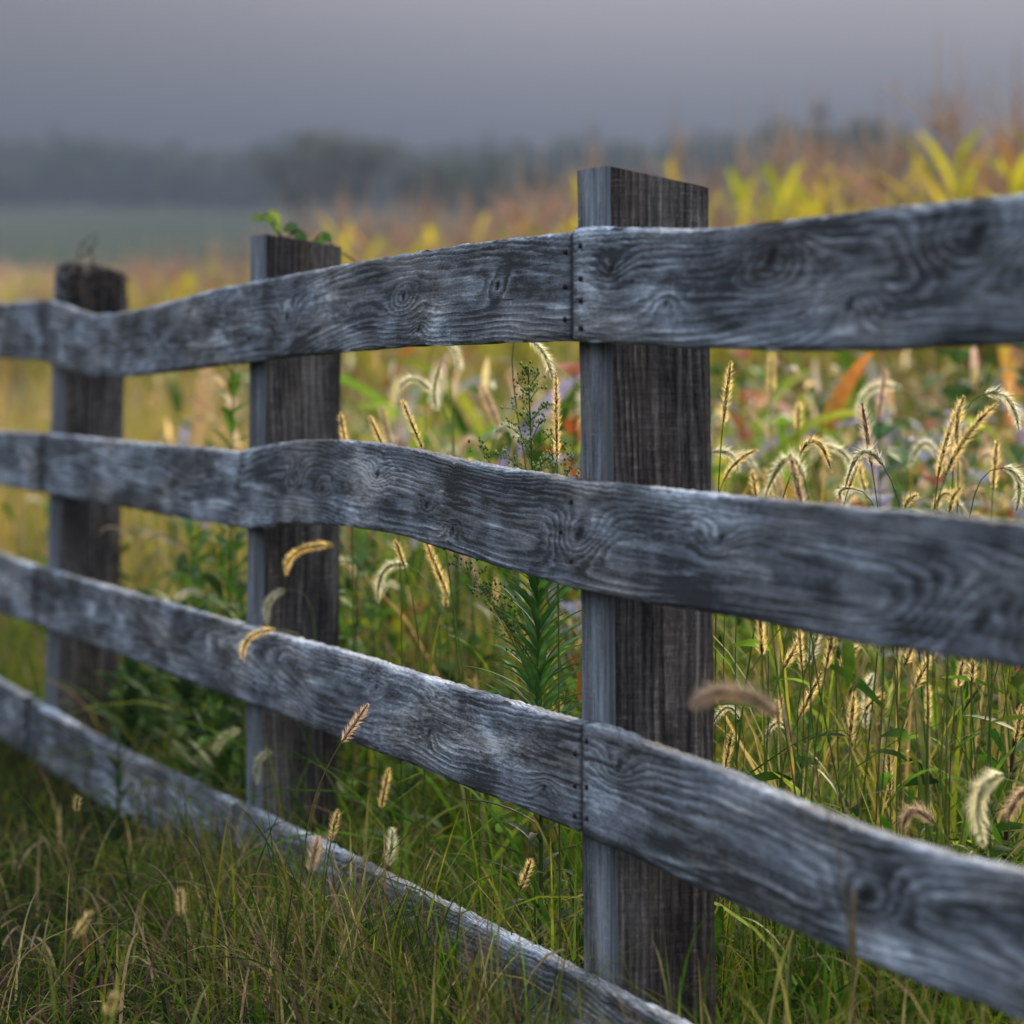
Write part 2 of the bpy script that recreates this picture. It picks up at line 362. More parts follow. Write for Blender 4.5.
r1b_b = [(46, 361), (55, 367), (90, 375), (129, 376.5), (176, 371), (234, 363), (289, 356.5), (352, 351), (400, 346.5), (474, 344), (530, 342), (569, 341)]
r1t_c = [(572, 226), (608, 227), (660, 229), (708, 229.5), (763, 223), (827, 215.4), (890, 207.5), (953, 201), (1024, 193), (1300, 180), (1580, 170)]
r1b_c = [(572, 341.5), (623, 344), (697, 348), (780, 351), (827, 351.5), (922, 348.5), (1024, 345), (1300, 345), (1580, 350)]
K = lambda px, v, s, a=1.0: (sp(px), v, s, a)
r, inf = make_rail(11, S4 - .04, sp(43.5), r1t_a, r1b_a, shade_bands=[(sp(44), .07, .85)], knots=[K(20, .01, .012)], proud=-.004, topface=False, mat=1)
nails(r, inf, [(sp(43.5) - .03, .2), (sp(43.5) - .03, .8)])
r, inf = make_rail(12, sp(44.5), sp(571.6), r1t_b, r1b_b, shade_bands=[(sp(44), .07, .85)], knots=[K(287, -.005, .016, 1.2), K(236, .02, .012), K(403, .004, .015, -1.1), K(419, -.045, .010, 1), K(497, .006, .012, 1.0), K(160, .0, .015)],
             patches=[(sp(60), 0, .35, .09, .75), (sp(225), -.02, .2, .05, .4), (sp(435), -.035, .07, .02, .8)], topface=False, proud=.001, twist=.004, ringw=.0052)  # first patch paints in the lighter face of the board's twist
nails(r, inf, [(sp(571.6) - .03, .2), (sp(571.6) - .03, .5), (sp(571.6) - .03, .82), (sp(250), .3), (sp(250), .75), (sp(50), .25), (sp(50), .8)])
r, inf = make_rail(13, sp(572.6), Se, r1t_c, r1b_c, knots=[K(852, -.025, .017, 1.2), K(615, .02, .012, 1.0), K(668, -.02, .011), K(775, .03, .02, -1), K(980, .03, .03, 1)],
             patches=[(sp(586), 0, .07, .08, .7), (sp(640), -.04, .1, .03, .3), (sp(900), -.04, .2, .03, .4)], topface=False, proud=.004, mat=1, ringw=.0048)
nails(r, inf, [(sp(572.6) + .05, .12), (sp(572.6) + .05, .36), (sp(572.6) + .05, .55), (sp(572.6) + .05, .84)])
r2t_a = [(-60, 430), (0, 431), (43, 433)]; r2b_a = [(-60, 478), (0, 485), (45, 493)]
r2t_b = [(46, 432), (78, 436), (156, 443.7), (200, 447), (241, 452)]; r2b_b = [(46, 493), (117, 506), (176, 518), (241, 528)]
r2t_c = [(242, 452.5), (254, 449), (293, 442), (332, 440), (366, 441), (400, 445), (474, 461), (530, 470), (585.5, 478.8), (660, 487), (780, 499), (900, 510), (1024, 521), (1300, 545), (1580, 565)]
r2b_c = [(242, 528), (254, 529), (293, 524.5), (332, 524.5), (366, 529), (400, 535.5), (470, 558), (530, 575), (583, 589.7), (646, 602), (680, 607.6), (760, 621), (816, 635), (952, 657.5), (1024, 669), (1300, 712), (1580, 760)]
r, inf = make_rail(21, S4 - .04, sp(43.5), r2t_a, r2b_a, shade_bands=[(sp(44), .07, .85)], mat=1, proud=-.003); nails(r, inf, [(sp(43.5) - .03, .25), (sp(43.5) - .03, .75)])
r, inf = make_rail(22, sp(44.5), sp(241.3), r2t_b, r2b_b, shade_bands=[(sp(44), .07, .85)], mat=1, patches=[(sp(150), 0, .8, .08, .35), (sp(220), 0, .2, .06, .5)], knots=[K(110, .02, .012)], proud=-.005)
nails(r, inf, [(sp(241) - .035, .25), (sp(241) - .035, .75), (sp(48), .3), (sp(48), .75)])
r, inf = make_rail(23, sp(242.2), Se, r2t_c, r2b_c, knots=[K(299, .014, .013, 1.2), K(380, .02, .014, 1.0), K(325, -.01, .010, -1), K(429, -.01, .009, 1), K(455, -.035, .010, 1.2), K(583, .0, .022, 1.3), K(725, .02, .012, 1), K(985, -.03, .03, 1.0)],
             patches=[(sp(375), .035, .18, .03, 1.0), (sp(443), .012, .06, .02, .9), (sp(255), 0, .1, .07, .6)], proud=.005, twist=-.003, ringw=.0046)
nails(r, inf, [(sp(242) + .05, .2), (sp(242) + .05, .8), (sp(575), .25), (sp(575), .80), (sp(565), .5)])
r3t_a = [(-60, 528), (0, 551), (43, 565)]; r3b_a = [(-60, 585), (0, 612), (41, 625)]
r3t_b = [(41, 563), (90, 578), (136, 592), (247, 623.4), (340, 648), (400, 667), (488, 693), (540, 708), (581, 720)]
r3b_b = [(41, 624), (113, 650.6), (170, 673), (226.5, 696), (317, 730), (400, 761), (488, 795), (530, 812), (581, 833)]
r3t_c = [(583, 722), (600, 720), (618, 728.5), (681, 749.6), (770.6, 786.6), (861, 823), (952, 850), (1024, 868), (1300, 950), (1580, 1030)]
r3b_c = [(583, 836), (628.5, 855), (680, 879.6), (770.6, 920), (861, 959), (952, 995), (1024, 1020), (1300, 1120), (1580, 1230)]
r, inf = make_rail(31, S4 - .04, sp(39.5), r3t_a, r3b_a, shade_bands=[(sp(44), .07, .85)], mat=1, proud=-.003, patches=[(sp(25), 0, .3, .08, .6)]); nails(r, inf, [(sp(39) - .03, .25), (sp(39) - .03, .75)])
r, inf = make_rail(32, sp(40.5), sp(581.4), r3t_b, r3b_b, shade_bands=[(sp(44), .07, .85)], knots=[K(429, -.012, .011, 1), K(434, .045, .007, 1), K(226, -.02, .014), K(376, .03, .010, -1), K(545, -.03, .010, 1)],
             patches=[(sp(400), 0, .8, .07, .35), (sp(300), .02, .5, .06, .3), (sp(240), 0, .2, .07, .35)], twist=.003, ringw=.0050)
nails(r, inf, [(sp(581.4) - .03, .14), (sp(581.4) - .03, .42), (sp(581.4) - .03, .72), (sp(255), .3), (sp(255), .7), (sp(50), .3), (sp(50), .7)])
r, inf = make_rail(33, sp(582.6), Se, r3t_c, r3b_c, knots=[K(621, .03, .014, 1.2), K(870, -.0, .02, 1)], patches=[(sp(700), 0, .5, .06, .25)], proud=.003, mat=1, ringw=.0050)
nails(r, inf, [(sp(582.6) + .03, .18), (sp(582.6) + .03, .45), (sp(582.6) + .03, .85)])
r4t_a = [(-60, 640), (0, 675.5), (36, 693)]; r4t_b = [(38, 694), (113, 739), (181, 773), (232, 797)]
r4t_c = [(235, 796), (272, 816), (317, 836), (362, 858), (434, 893.6), (508, 931), (583, 970), (627, 992), (694, 1024), (900, 1130), (1200, 1300), (1580, 1480)]
def low(Lp): return [(px, py + .147 * F / float(plan(s_of(px))[1])) for px, py in Lp]
r, inf = make_rail(41, S4 - .04, sp(36.0), r4t_a, low(r4t_a), shade_bands=[(sp(44), .07, .85)], mat=1)
r, inf = make_rail(42, sp(37.5), sp(234), r4t_b, low(r4t_b), shade_bands=[(sp(44), .07, .85)], mat=1, patches=[(sp(150), .02, .6, .06, .4)], knots=[K(150, 0, .015)]); nails(r, inf, [(sp(234) - .03, .3), (sp(234) - .03, .75)])
r, inf = make_rail(43, sp(235), Se, r4t_c, low(r4t_c), mat=0, patches=[(sp(330), .02, .5, .06, .3)], knots=[K(300, .02, .013), K(480, 0, .012)], proud=.001); nails(r, inf, [(sp(236) + .03, .3), (sp(236) + .03, .75)])

def make_post(cx, cy, ang_dir, L, W, ztop_l, ztop_r, lean, seed, rough_top=0.0, label=None):
    """rail-side face centred on (cx,cy); ang_dir = unit (x,y) along the fence towards the far end; L along the fence, W away from the rails"""
    d = np.array(ang_dir); n_in = np.array([-(-d[1]), -d[0]]);  # inward (+X)
    n_in = np.array([d[1], -d[0]])
    r = .006; per = []
    def side(a, b, k):
        for t in np.linspace(0, 1, k, endpoint=False): per.append(a + (b - a) * t)
    c = [np.array([-L / 2, 0.]), np.array([-L / 2, W]), np.array([L / 2, W]), np.array([L / 2, 0.])]    # near-left, near-right, far-right, far-left
    ks = [18, 14, 8, 14]
    for q in range(4):
        a, b = c[q], c[(q + 1) % 4]; e = (b - a) / np.linalg.norm(b - a)
        side(a + e * r, b - e * r, ks[q])
    per = np.array(per)
    # round the corners a little by adding the corner mid points
    sgn = 1
    n = 150; zz = np.linspace(-.25, 1, n)
    pl = np.concatenate([[0], np.cumsum(np.linalg.norm(np.diff(per, axis=0), axis=1))])
    Z, I = np.meshgrid(np.linspace(0, 1, n), np.arange(len(per)), indexing='ij')
    ztop = ztop_l + (ztop_r - ztop_l) * (per[:, 1] / W) 
    if rough_top: ztop = ztop + rough_top * (vnoise(per[:, 0] * 60 + per[:, 1] * 50, seed) - .3)
    H = -.25 + Z * (ztop[None] + .25)
    A = per[None, :, 0] + .0012 * fbm2(H * 7, pl[None] * 30 + 3, seed, 3); Bv = per[None, :, 1] + .0012 * fbm2(H * 6 + 9, pl[None] * 30, seed + 1, 3)
    # split grooves
    lx = lean[0] * (H - 1.1); ly = lean[1] * (H - 1.1)
    X = cx + A * d[0] + Bv * n_in[0] + lx; Y = cy + A * d[1] + Bv * n_in[1] + ly
    PV = np.broadcast_to(pl, H.shape)
    ph, kn, wr = wood_fields(H, PV - .08, seed, [(.5, .05, .012, 1)] if seed % 2 else [], .008, off=.03)
    V = np.stack([X, Y, H], -1).reshape(-1, 3); m_ = len(per)
    i = np.arange(n - 1)[:, None] * m_; j = np.arange(m_)[None]; k = (j + 1) % m_
    Q = np.stack([i + j, i + k, i + m_ + k, i + m_ + j], -1).reshape(-1, 4)
    # cap: concentric rings
    VV = [V]; last = (n - 1) * m_ + np.arange(m_); cxy = V[last].mean(0); Qs = [Q]; nv = len(V)
    PHs = [ph.ravel()]; KN = [kn.ravel()]; WR = [wr.ravel()]; UV = [np.stack([H.ravel() + seed, PV.ravel()], -1)]
    prev = last
    for f in (.8, .5, .2, .02):
        P = cxy + (V[last] - cxy) * f; P[:, 2] += (rough_top * .8 * vnoise(np.arange(m_) * .7 + f * 9, seed + 4) if rough_top else .0006)
        VV.append(P); cur = nv + np.arange(m_); nv += m_
        Qs.append(np.stack([prev, np.roll(prev, -1), np.roll(cur, -1), cur], -1)); prev = cur
        PHs.append(np.full(m_, f * 8)); KN.append(np.full(m_, .2)); WR.append(np.full(m_, .5)); UV.append(P[:, :2] * 3)
    V = np.concatenate(VV) - np.array(FO)
    o = mesh_from('post', V, Qs, M_post, fence, {'phase': np.concatenate(PHs), 'knot': np.concatenate(KN), 'wear_lit': np.concatenate(WR)}, uv=np.concatenate(UV))
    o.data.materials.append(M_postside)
    # rail-side face is paler and greyer: its faces take the second material
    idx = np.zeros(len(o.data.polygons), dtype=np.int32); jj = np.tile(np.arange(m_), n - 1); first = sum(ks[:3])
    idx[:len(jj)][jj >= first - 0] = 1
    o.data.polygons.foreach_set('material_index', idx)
    o.data.polygons.foreach_set('use_smooth', np.zeros(len(idx), bool))
    if label: o['label'] = label
    return o
def post_at(k, tshift, L, W, zl, zr, lean, seed, **kw):
    p0 = PL[k]; a = PL[max(k - 1, 0)]; b = PL[min(k + 1, len(PL) - 1)]
    d = (a - b) / np.linalg.norm(a - b); nin = np.array([d[1], -d[0]])
    c = p0 + nin * .027 + d * tshift
    return make_post(c[0], c[1], d, L, W, zl, zr, lean, seed, **kw)
post_at(3, .024, .140, .131, wz(164, 5.33), wz(186, 5.35), (-.009, 0), 5, label='nearest post, rough sawn with a slanted top')
post_at(2, .02, .132, .141, wz(233, 7.7), wz(246, 7.73), (.008, 0), 8)
post_at(1, -.03, .16, .146, wz(268, 10.1), wz(276, 10.1), (.024, 0), 13, rough_top=.022, label='dark farthest visible post with a rotted uneven top')
post_at(0, 0, .14, .14, 1.15, 1.12, (.0, 0), 4)
post_at(4, 0, .14, .14, 1.15, 1.12, (.0, 0), 6)
fence_x_at = lambda Y: np.interp(Y, PL[::-1, 1], PL[::-1, 0])

# ------------------------------------------------------------------ colours for plants
G_dark = srgb(26, 46, 12); G_mid = srgb(54, 86, 18); G_yel = srgb(138, 140, 32); G_lite = srgb(106, 138, 40)
OLV = srgb(84, 82, 40); TAN = srgb(160, 138, 98); STR = srgb(186, 165, 122); RUST = srgb(138, 84, 50); PUR = srgb(104, 72, 66); GOLD = srgb(176, 148, 66)

# ------------------------------------------------------------------ grass (nobody could count it)
def grass_obj(name, label, n, region, hr, wr, lean, curl, pal, wts, K=6, tips=None, mat=M_leaf, cl=.0, shape='blade', accept=None):
    """region -> (x,y) arrays; clumped"""
    x, y = region(n)
    if accept is not None:
        k = accept(x, y); x, y = x[k], y[k]
    n = len(x); h = rng.uniform(hr[0], hr[1], n) * np.exp(np.clip(rng.normal(0, .2, n), -.5, .3))
    h *= 1 + cl * vnoise2(x * 2.2 + 50, y * 2.2 + 50, 77)
    az = rng.uniform(0, 2 * np.pi, n); C = palette(pal, wts, n)
    # broad colour drifts
    T = palette(tips if tips is not None else pal, None if False else (wts if tips is None else np.ones(len(tips))), n)
    base = np.stack([x, y, terrain(x, y) - .01], -1)
    V, Q, CC = blades(base, h, az, np.abs(rng.normal(0, lean, n)), rng.uniform(*curl, n), rng.uniform(wr[0], wr[1], n), K, C, T, shape)
    o = mesh_from(name, V, [Q], mat, attrs={'Col': CC})
    return tag(o, label, 'grass', kind='stuff')
def frust(y0, y1, m0, m1, pw=1.0):
    """points between depth y0..y1 inside the widened view wedge"""
    def f(n):
        y = y0 + (y1 - y0) * rng.uniform(0, 1, n)**pw
        half = y * .128; lo = -half - m0; hi = half + m1
        return rng.uniform(0, 1, n) * (hi - lo) + lo, y
    return f
near_side = lambda x, y: x < fence_x_at(y) - .03
near_frame = lambda x, y: (x < fence_x_at(y) + .05)
far_side = lambda x, y: (x > fence_x_at(y) + .05)
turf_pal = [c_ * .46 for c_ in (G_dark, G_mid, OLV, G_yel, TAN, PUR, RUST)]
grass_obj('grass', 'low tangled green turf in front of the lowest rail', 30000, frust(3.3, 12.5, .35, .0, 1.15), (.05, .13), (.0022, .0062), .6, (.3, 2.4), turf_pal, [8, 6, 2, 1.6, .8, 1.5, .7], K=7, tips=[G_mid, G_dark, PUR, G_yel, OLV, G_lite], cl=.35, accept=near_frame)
grass_obj('grass', 'longer green blades and curling dead stalks standing in the turf by the fence', 4800, frust(3.7, 8.5, .3, .0, 1.0), (.09, .22), (.0016, .0065), .7, (.5, 2.7), [G_mid * .6, G_lite * .7, G_yel * .7, G_dark * .7, STR, PUR, RUST, TAN], [5, 3, 3, 3, 2, 2, 1.2, 2], K=10, tips=[G_yel * .7, G_mid * .7, TAN, G_lite * .7, PUR], cl=.3, accept=near_frame)
def outer(n):
    y = rng.uniform(.6, 22, n); x = rng.uniform(-6.5, 1.6, n); k = (x < fence_x_at(np.minimum(y, 12.5)) - .03) & ~((y > 3.4) & (y < 12.2) & (x > -y * .128 - .3)) & (np.hypot(x, y) > .9); return x[k], y[k]
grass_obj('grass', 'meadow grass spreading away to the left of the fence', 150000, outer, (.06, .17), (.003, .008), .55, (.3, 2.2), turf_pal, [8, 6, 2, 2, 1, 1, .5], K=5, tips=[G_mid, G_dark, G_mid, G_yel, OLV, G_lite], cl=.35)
def by_fence(n):
    y = rng.uniform(4.7, 7.6, n); return fence_x_at(y) - .03 - np.abs(rng.normal(0, .13, n)), y
grass_obj('grass', 'ragged grass and dead stalks leaning against the lowest rail', 8200, by_fence, (.10, .27), (.0014, .0052), .6, (.2, 2.4), [G_mid * .7, G_lite * .7, G_yel * .7, TAN, STR, PUR, G_dark * .8], [7, 3, 2, .9, 1.5, 1.5, 6], K=10, tips=[G_yel * .8, G_mid * .7, TAN, G_lite * .8, PUR, G_mid * .7], cl=.25)
grass_obj('grass', 'rank green grass at the foot of the posts behind the fence', 36000, frust(4.6, 15, .3, .5, 1.2), (.10, .34), (.0022, .006), .38, (.3, 1.9), [G_dark, G_mid, G_lite, G_yel, OLV, TAN, RUST], [5, 6, 3, 3, 1, 1, .4], K=7, tips=[G_mid, G_yel, G_lite, TAN], cl=.4, accept=far_side)
grass_obj('grass', 'tall fine golden green grass filling the field behind the fence', 36000, frust(6.2, 22, .8, 2.6, .85), (.35, .75), (.003, .008), .2, (.2, 1.5), [G_mid, G_yel, G_lite, OLV, TAN, GOLD, RUST], [3.5, 5, 3.5, 3, 3, 4, 1], K=7, tips=[GOLD, G_lite, G_yel, TAN, STR], cl=.35, accept=lambda x, y: x > fence_x_at(y) + .5)
grass_obj('grass', 'seeding golden grass in front of the corn', 40000, frust(14, 38, 3.2, 4.2, .9), (.55, 1.0), (.006, .014), .18, (.1, 1.2), [G_yel, GOLD, TAN, OLV, RUST, G_mid, G_lite], [4, 6, 4, 3, 2, 3, 2], K=6, tips=[GOLD, TAN, G_yel, STR], cl=.3)

# a tangle of arching broad blades and small oval leaves under the golden grass
def tangle(name, label, n, y0, y1, off, hr, wr, lean, curl, cols, wts, shape, K=8, zr=None, pw=.9):
    f = frust(y0, y1, .6, .9, pw); x, y = f(n); k = x > fence_x_at(y) + off
    dens = vnoise2(x * 1.7 + 20, y * 1.7 + 20, 91) > -.25; k = k & dens; x, y = x[k], y[k]; n = len(x)
    z = terrain(x, y) - .01 + (rng.uniform(*zr, n) * (1 - .5 * rng.random(n)) if zr else 0)
    V, Q, C = blades(np.stack([x, y, z], -1), rng.uniform(*hr, n), rng.uniform(0, 6.283, n), rng.uniform(*lean, n), rng.uniform(*curl, n), rng.uniform(*wr, n), K, palette(cols, wts, n, .25) * 1.2, palette(cols, wts, n, .2) * 1.3, shape)
    o = mesh_from(name, V, [Q], M_leaf, attrs={'Col': C}); tag(o, label, 'undergrowth', kind='stuff')
tangle('undergrowth', 'arching broad green and yellowing grass leaves tangled behind the fence', 5200, 5.0, 15, .12, (.25, .75), (.006, .015), (.1, .6), (.8, 2.4), [G_dark, G_mid, G_lite, G_yel, TAN], [3, 6, 4, 3, 1], 'blade', 10)
tangle('undergrowth', 'low oval leaves of small weeds massed under the golden grass', 15000, 5.3, 16, .2, (.05, .11), (.010, .024), (.4, 1.4), (.2, 1.4), [G_dark, G_mid, G_lite, G_yel, RUST], [5, 7, 4, 2, .4], 'leaf', 6, zr=(.05, .62))
LAV = srgb(140, 136, 148)
tangle('undergrowth', 'broad arching leaves, green, yellow, rust and grey, crowding the field before the corn', 3600, 8.6, 18, .6, (.22, .50), (.025, .055), (.1, .9), (.5, 2.2), [G_dark, G_mid, G_lite, srgb(150, 150, 50), srgb(168, 100, 52), LAV, TAN], [4, 6, 4, 3, 1.2, 1.4, 1.5], 'leaf', 9, zr=(.05, .85), pw=.8)
# ------------------------------------------------------------------ foxtails
YEL_B = srgb(246, 216, 146); PALE_B = srgb(232, 226, 192); PINK_B = srgb(214, 186, 154)
def foxtail_parts(root, origin, base, tip, bend, rad, kind, rs, stem_base=(0, 0, 0), dens=1.0, nleaf=2, bri=1.0):
    """coordinates are world minus origin. base/tip: ends of the seed head; bend: vector added at the middle of the head"""
    o = np.array(origin); b = np.array(base) - o; t = np.array(tip) - o; s0 = np.array(stem_base, float)
    bend = np.array(bend); tt = np.linspace(0, 1, 15)[:, None]
    mid = (b + t) / 2 + bend * 2.0
    C = (1 - tt)**2 * b + 2 * tt * (1 - tt) * mid + tt**2 * t
    d0 = mid - b; d0 /= np.linalg.norm(d0) + 1e-9
    # stem: from the ground to the head's base, arriving along d0
    ls = np.linalg.norm(b - s0); c1 = s0 + np.array([0, 0, 1.]) * ls * .5; c2 = b - d0 * min(ls * .28, .10)
    ts = np.linspace(0, 1, 16)[:, None]
    S = (1 - ts)**3 * s0 + 3 * (1 - ts)**2 * ts * c1 + 3 * (1 - ts) * ts**2 * c2 + ts**3 * b
    green = {0: srgb(92, 112, 40), 1: srgb(84, 108, 46), 2: srgb(126, 112, 66)}[kind]
    mb = MB(); tube(mb, S, np.linspace(.0016, .0008, 16), green * (.8 + .4 * rs.random()), 5); mb.build('stem', M_leafb, root)
    # head
    Lh = np.sum(np.linalg.norm(np.diff(C, axis=0), axis=1)); ns = int(Lh / .0009 * dens); nb = int(Lh / .00016 * dens * (1.8 if rad > .0135 else 1))
    def at(u):
        f = u * 14; i = np.minimum(f.astype(int), 13); w = (f - i)[:, None]; return C[i] * (1 - w) + C[i + 1] * w
    Tn = np.gradient(C, axis=0); Tn /= np.linalg.norm(Tn, axis=1)[:, None]
    def fr(u):
        i = np.minimum((u * 14).astype(int), 14); T = Tn[i]; A = np.cross(T, [0.2, .95, .1]); A /= np.linalg.norm(A, axis=1)[:, None]; return T, A, np.cross(T, A)
    def env(u): return np.clip(np.minimum(1, (u + .06) * 7) * np.minimum(1, (1.04 - u) * 3.2)**.7, .15, 1)
    mb = MB(); u = rs.random(ns); a = rs.random(ns) * 2 * np.pi; T, A, B = fr(u)
    nrm = A * np.cos(a)[:, None] + B * np.sin(a)[:, None]; rc = rad * .31 * env(u)
    P = at(u) + nrm * rc[:, None]; ax = T * .8 + nrm * .6; ax /= np.linalg.norm(ax, axis=1)[:, None]
    sd = np.cross(ax, nrm); sd /= np.linalg.norm(sd, axis=1)[:, None]; l = .0016; w_ = .0008
    V = np.stack([P - ax * l, P + sd * w_, P + nrm * w_, P - sd * w_, P + ax * l], 1)
    k = np.arange(ns)[:, None] * 5
    T3 = np.concatenate([k + np.array(q) for q in ([0, 1, 2], [0, 2, 3], [4, 2, 1], [4, 3, 2], [0, 3, 1], [4, 1, 3])])
    sc = {0: srgb(92, 80, 38), 1: srgb(122, 126, 70), 2: srgb(128, 104, 70)}[kind]
    cc = np.clip(sc * (1 + rs.normal(0, .3, (ns, 1))), .01, 1); mb.add(V, None, T3, np.repeat(cc, 5, axis=0))
    tube(mb, C, rad * .22 * env(np.linspace(0, 1, 15)), sc * .7, 6)
    head = mb.build('seed_head', M_seed, root, smooth=False)
    # bristles
    mb = MB(); u = rs.random(nb); a = rs.random(nb) * 2 * np.pi; T, A, B = fr(u)
    nrm = A * np.cos(a)[:, None] + B * np.sin(a)[:, None]; P = at(u) + nrm * (rad * .3 * env(u))[:, None]
    dv = nrm * (1.0 + rs.normal(0, .18, (nb, 1))) + T * (.95 + rs.normal(0, .3, (nb, 1))); dv /= np.linalg.norm(dv, axis=1)[:, None]
    ln = rad * (.5 + .65 * rs.random(nb)**1.3) * env(u) / np.maximum(.5, np.sum(dv * nrm, 1)) * .8 * bri
    sd = np.cross(dv, rs.normal(0, 1, (nb, 3))); sd /= np.linalg.norm(sd, axis=1)[:, None]; w_ = .00027
    V = np.stack([P - sd * w_, P + sd * w_, P + dv * ln[:, None]], 1); T3 = np.arange(nb * 3).reshape(-1, 3)
    bc = {0: YEL_B, 1: PALE_B, 2: PINK_B}[kind]; cc = np.clip(bc * (1 + rs.normal(0, .15, (nb, 1))), .02, .95)
    mb.add(V, None, T3, np.repeat(cc, 3, axis=0)); mb.build('bristles', M_brist, head, smooth=False)
    # leaves: long blades leaving the stem
    for q in range(nleaf):
        f = rs.uniform(.12, .55); P0 = S[int(f * 15)]; az = rs.uniform(0, 2 * np.pi)
        V, Q, CC = blades(P0[None], np.array([rs.uniform(.12, .26)]), np.array([az]), np.array([rs.uniform(.25, .6)]), np.array([rs.uniform(.5, 1.8)]), np.array([rs.uniform(.004, .008)]), 9, np.array([green]), np.array([G_yel if rs.random() < .6 else TAN]))
        mb = MB(); mb.add(V, Q, C=CC); mb.build('leaf', M_leafb, root)
FG = 'foxtail grasses growing along the fence'
def foxtail(bpx, tpx, D, rad, kind, label, bow=(0, 0), sx=None, rs=None, nleaf=1, group=FG, dtip=0.0, bri=1.0, front=False, gback=0.0):
    """bpx/tpx: picture positions of the head's base and tip at distance D; bow: bulge of the head in pixels"""
    rs = rs or np.random.default_rng(int(bpx[0] * 7 + bpx[1]))
    if not front:
        pm = min(bpx[0], tpx[0], sx if sx is not None else bpx[0]); D = max(D, float(np.interp(pm, _px, _y)) + .10)
    b = (wx(bpx[0], D), D, wz(bpx[1], D)); t = (wx(tpx[0], D + dtip), D + dtip, wz(tpx[1], D + dtip))
    gx = wx(sx if sx is not None else bpx[0] + rs.uniform(-14, 14), D); gy = D + rs.uniform(-.05, .08) + gback; gx = gx * gy / D
    o3 = (gx, gy, float(terrain(gx, gy)))
    root = empty('foxtail', o3); tag(root, label, 'foxtail', group)
    rad = rad * 1.4
    foxtail_parts(root, o3, b, t, (bow[0] / F * D, 0, -bow[1] / F * D), rad, kind, rs, nleaf=nleaf, bri=bri)
    return root
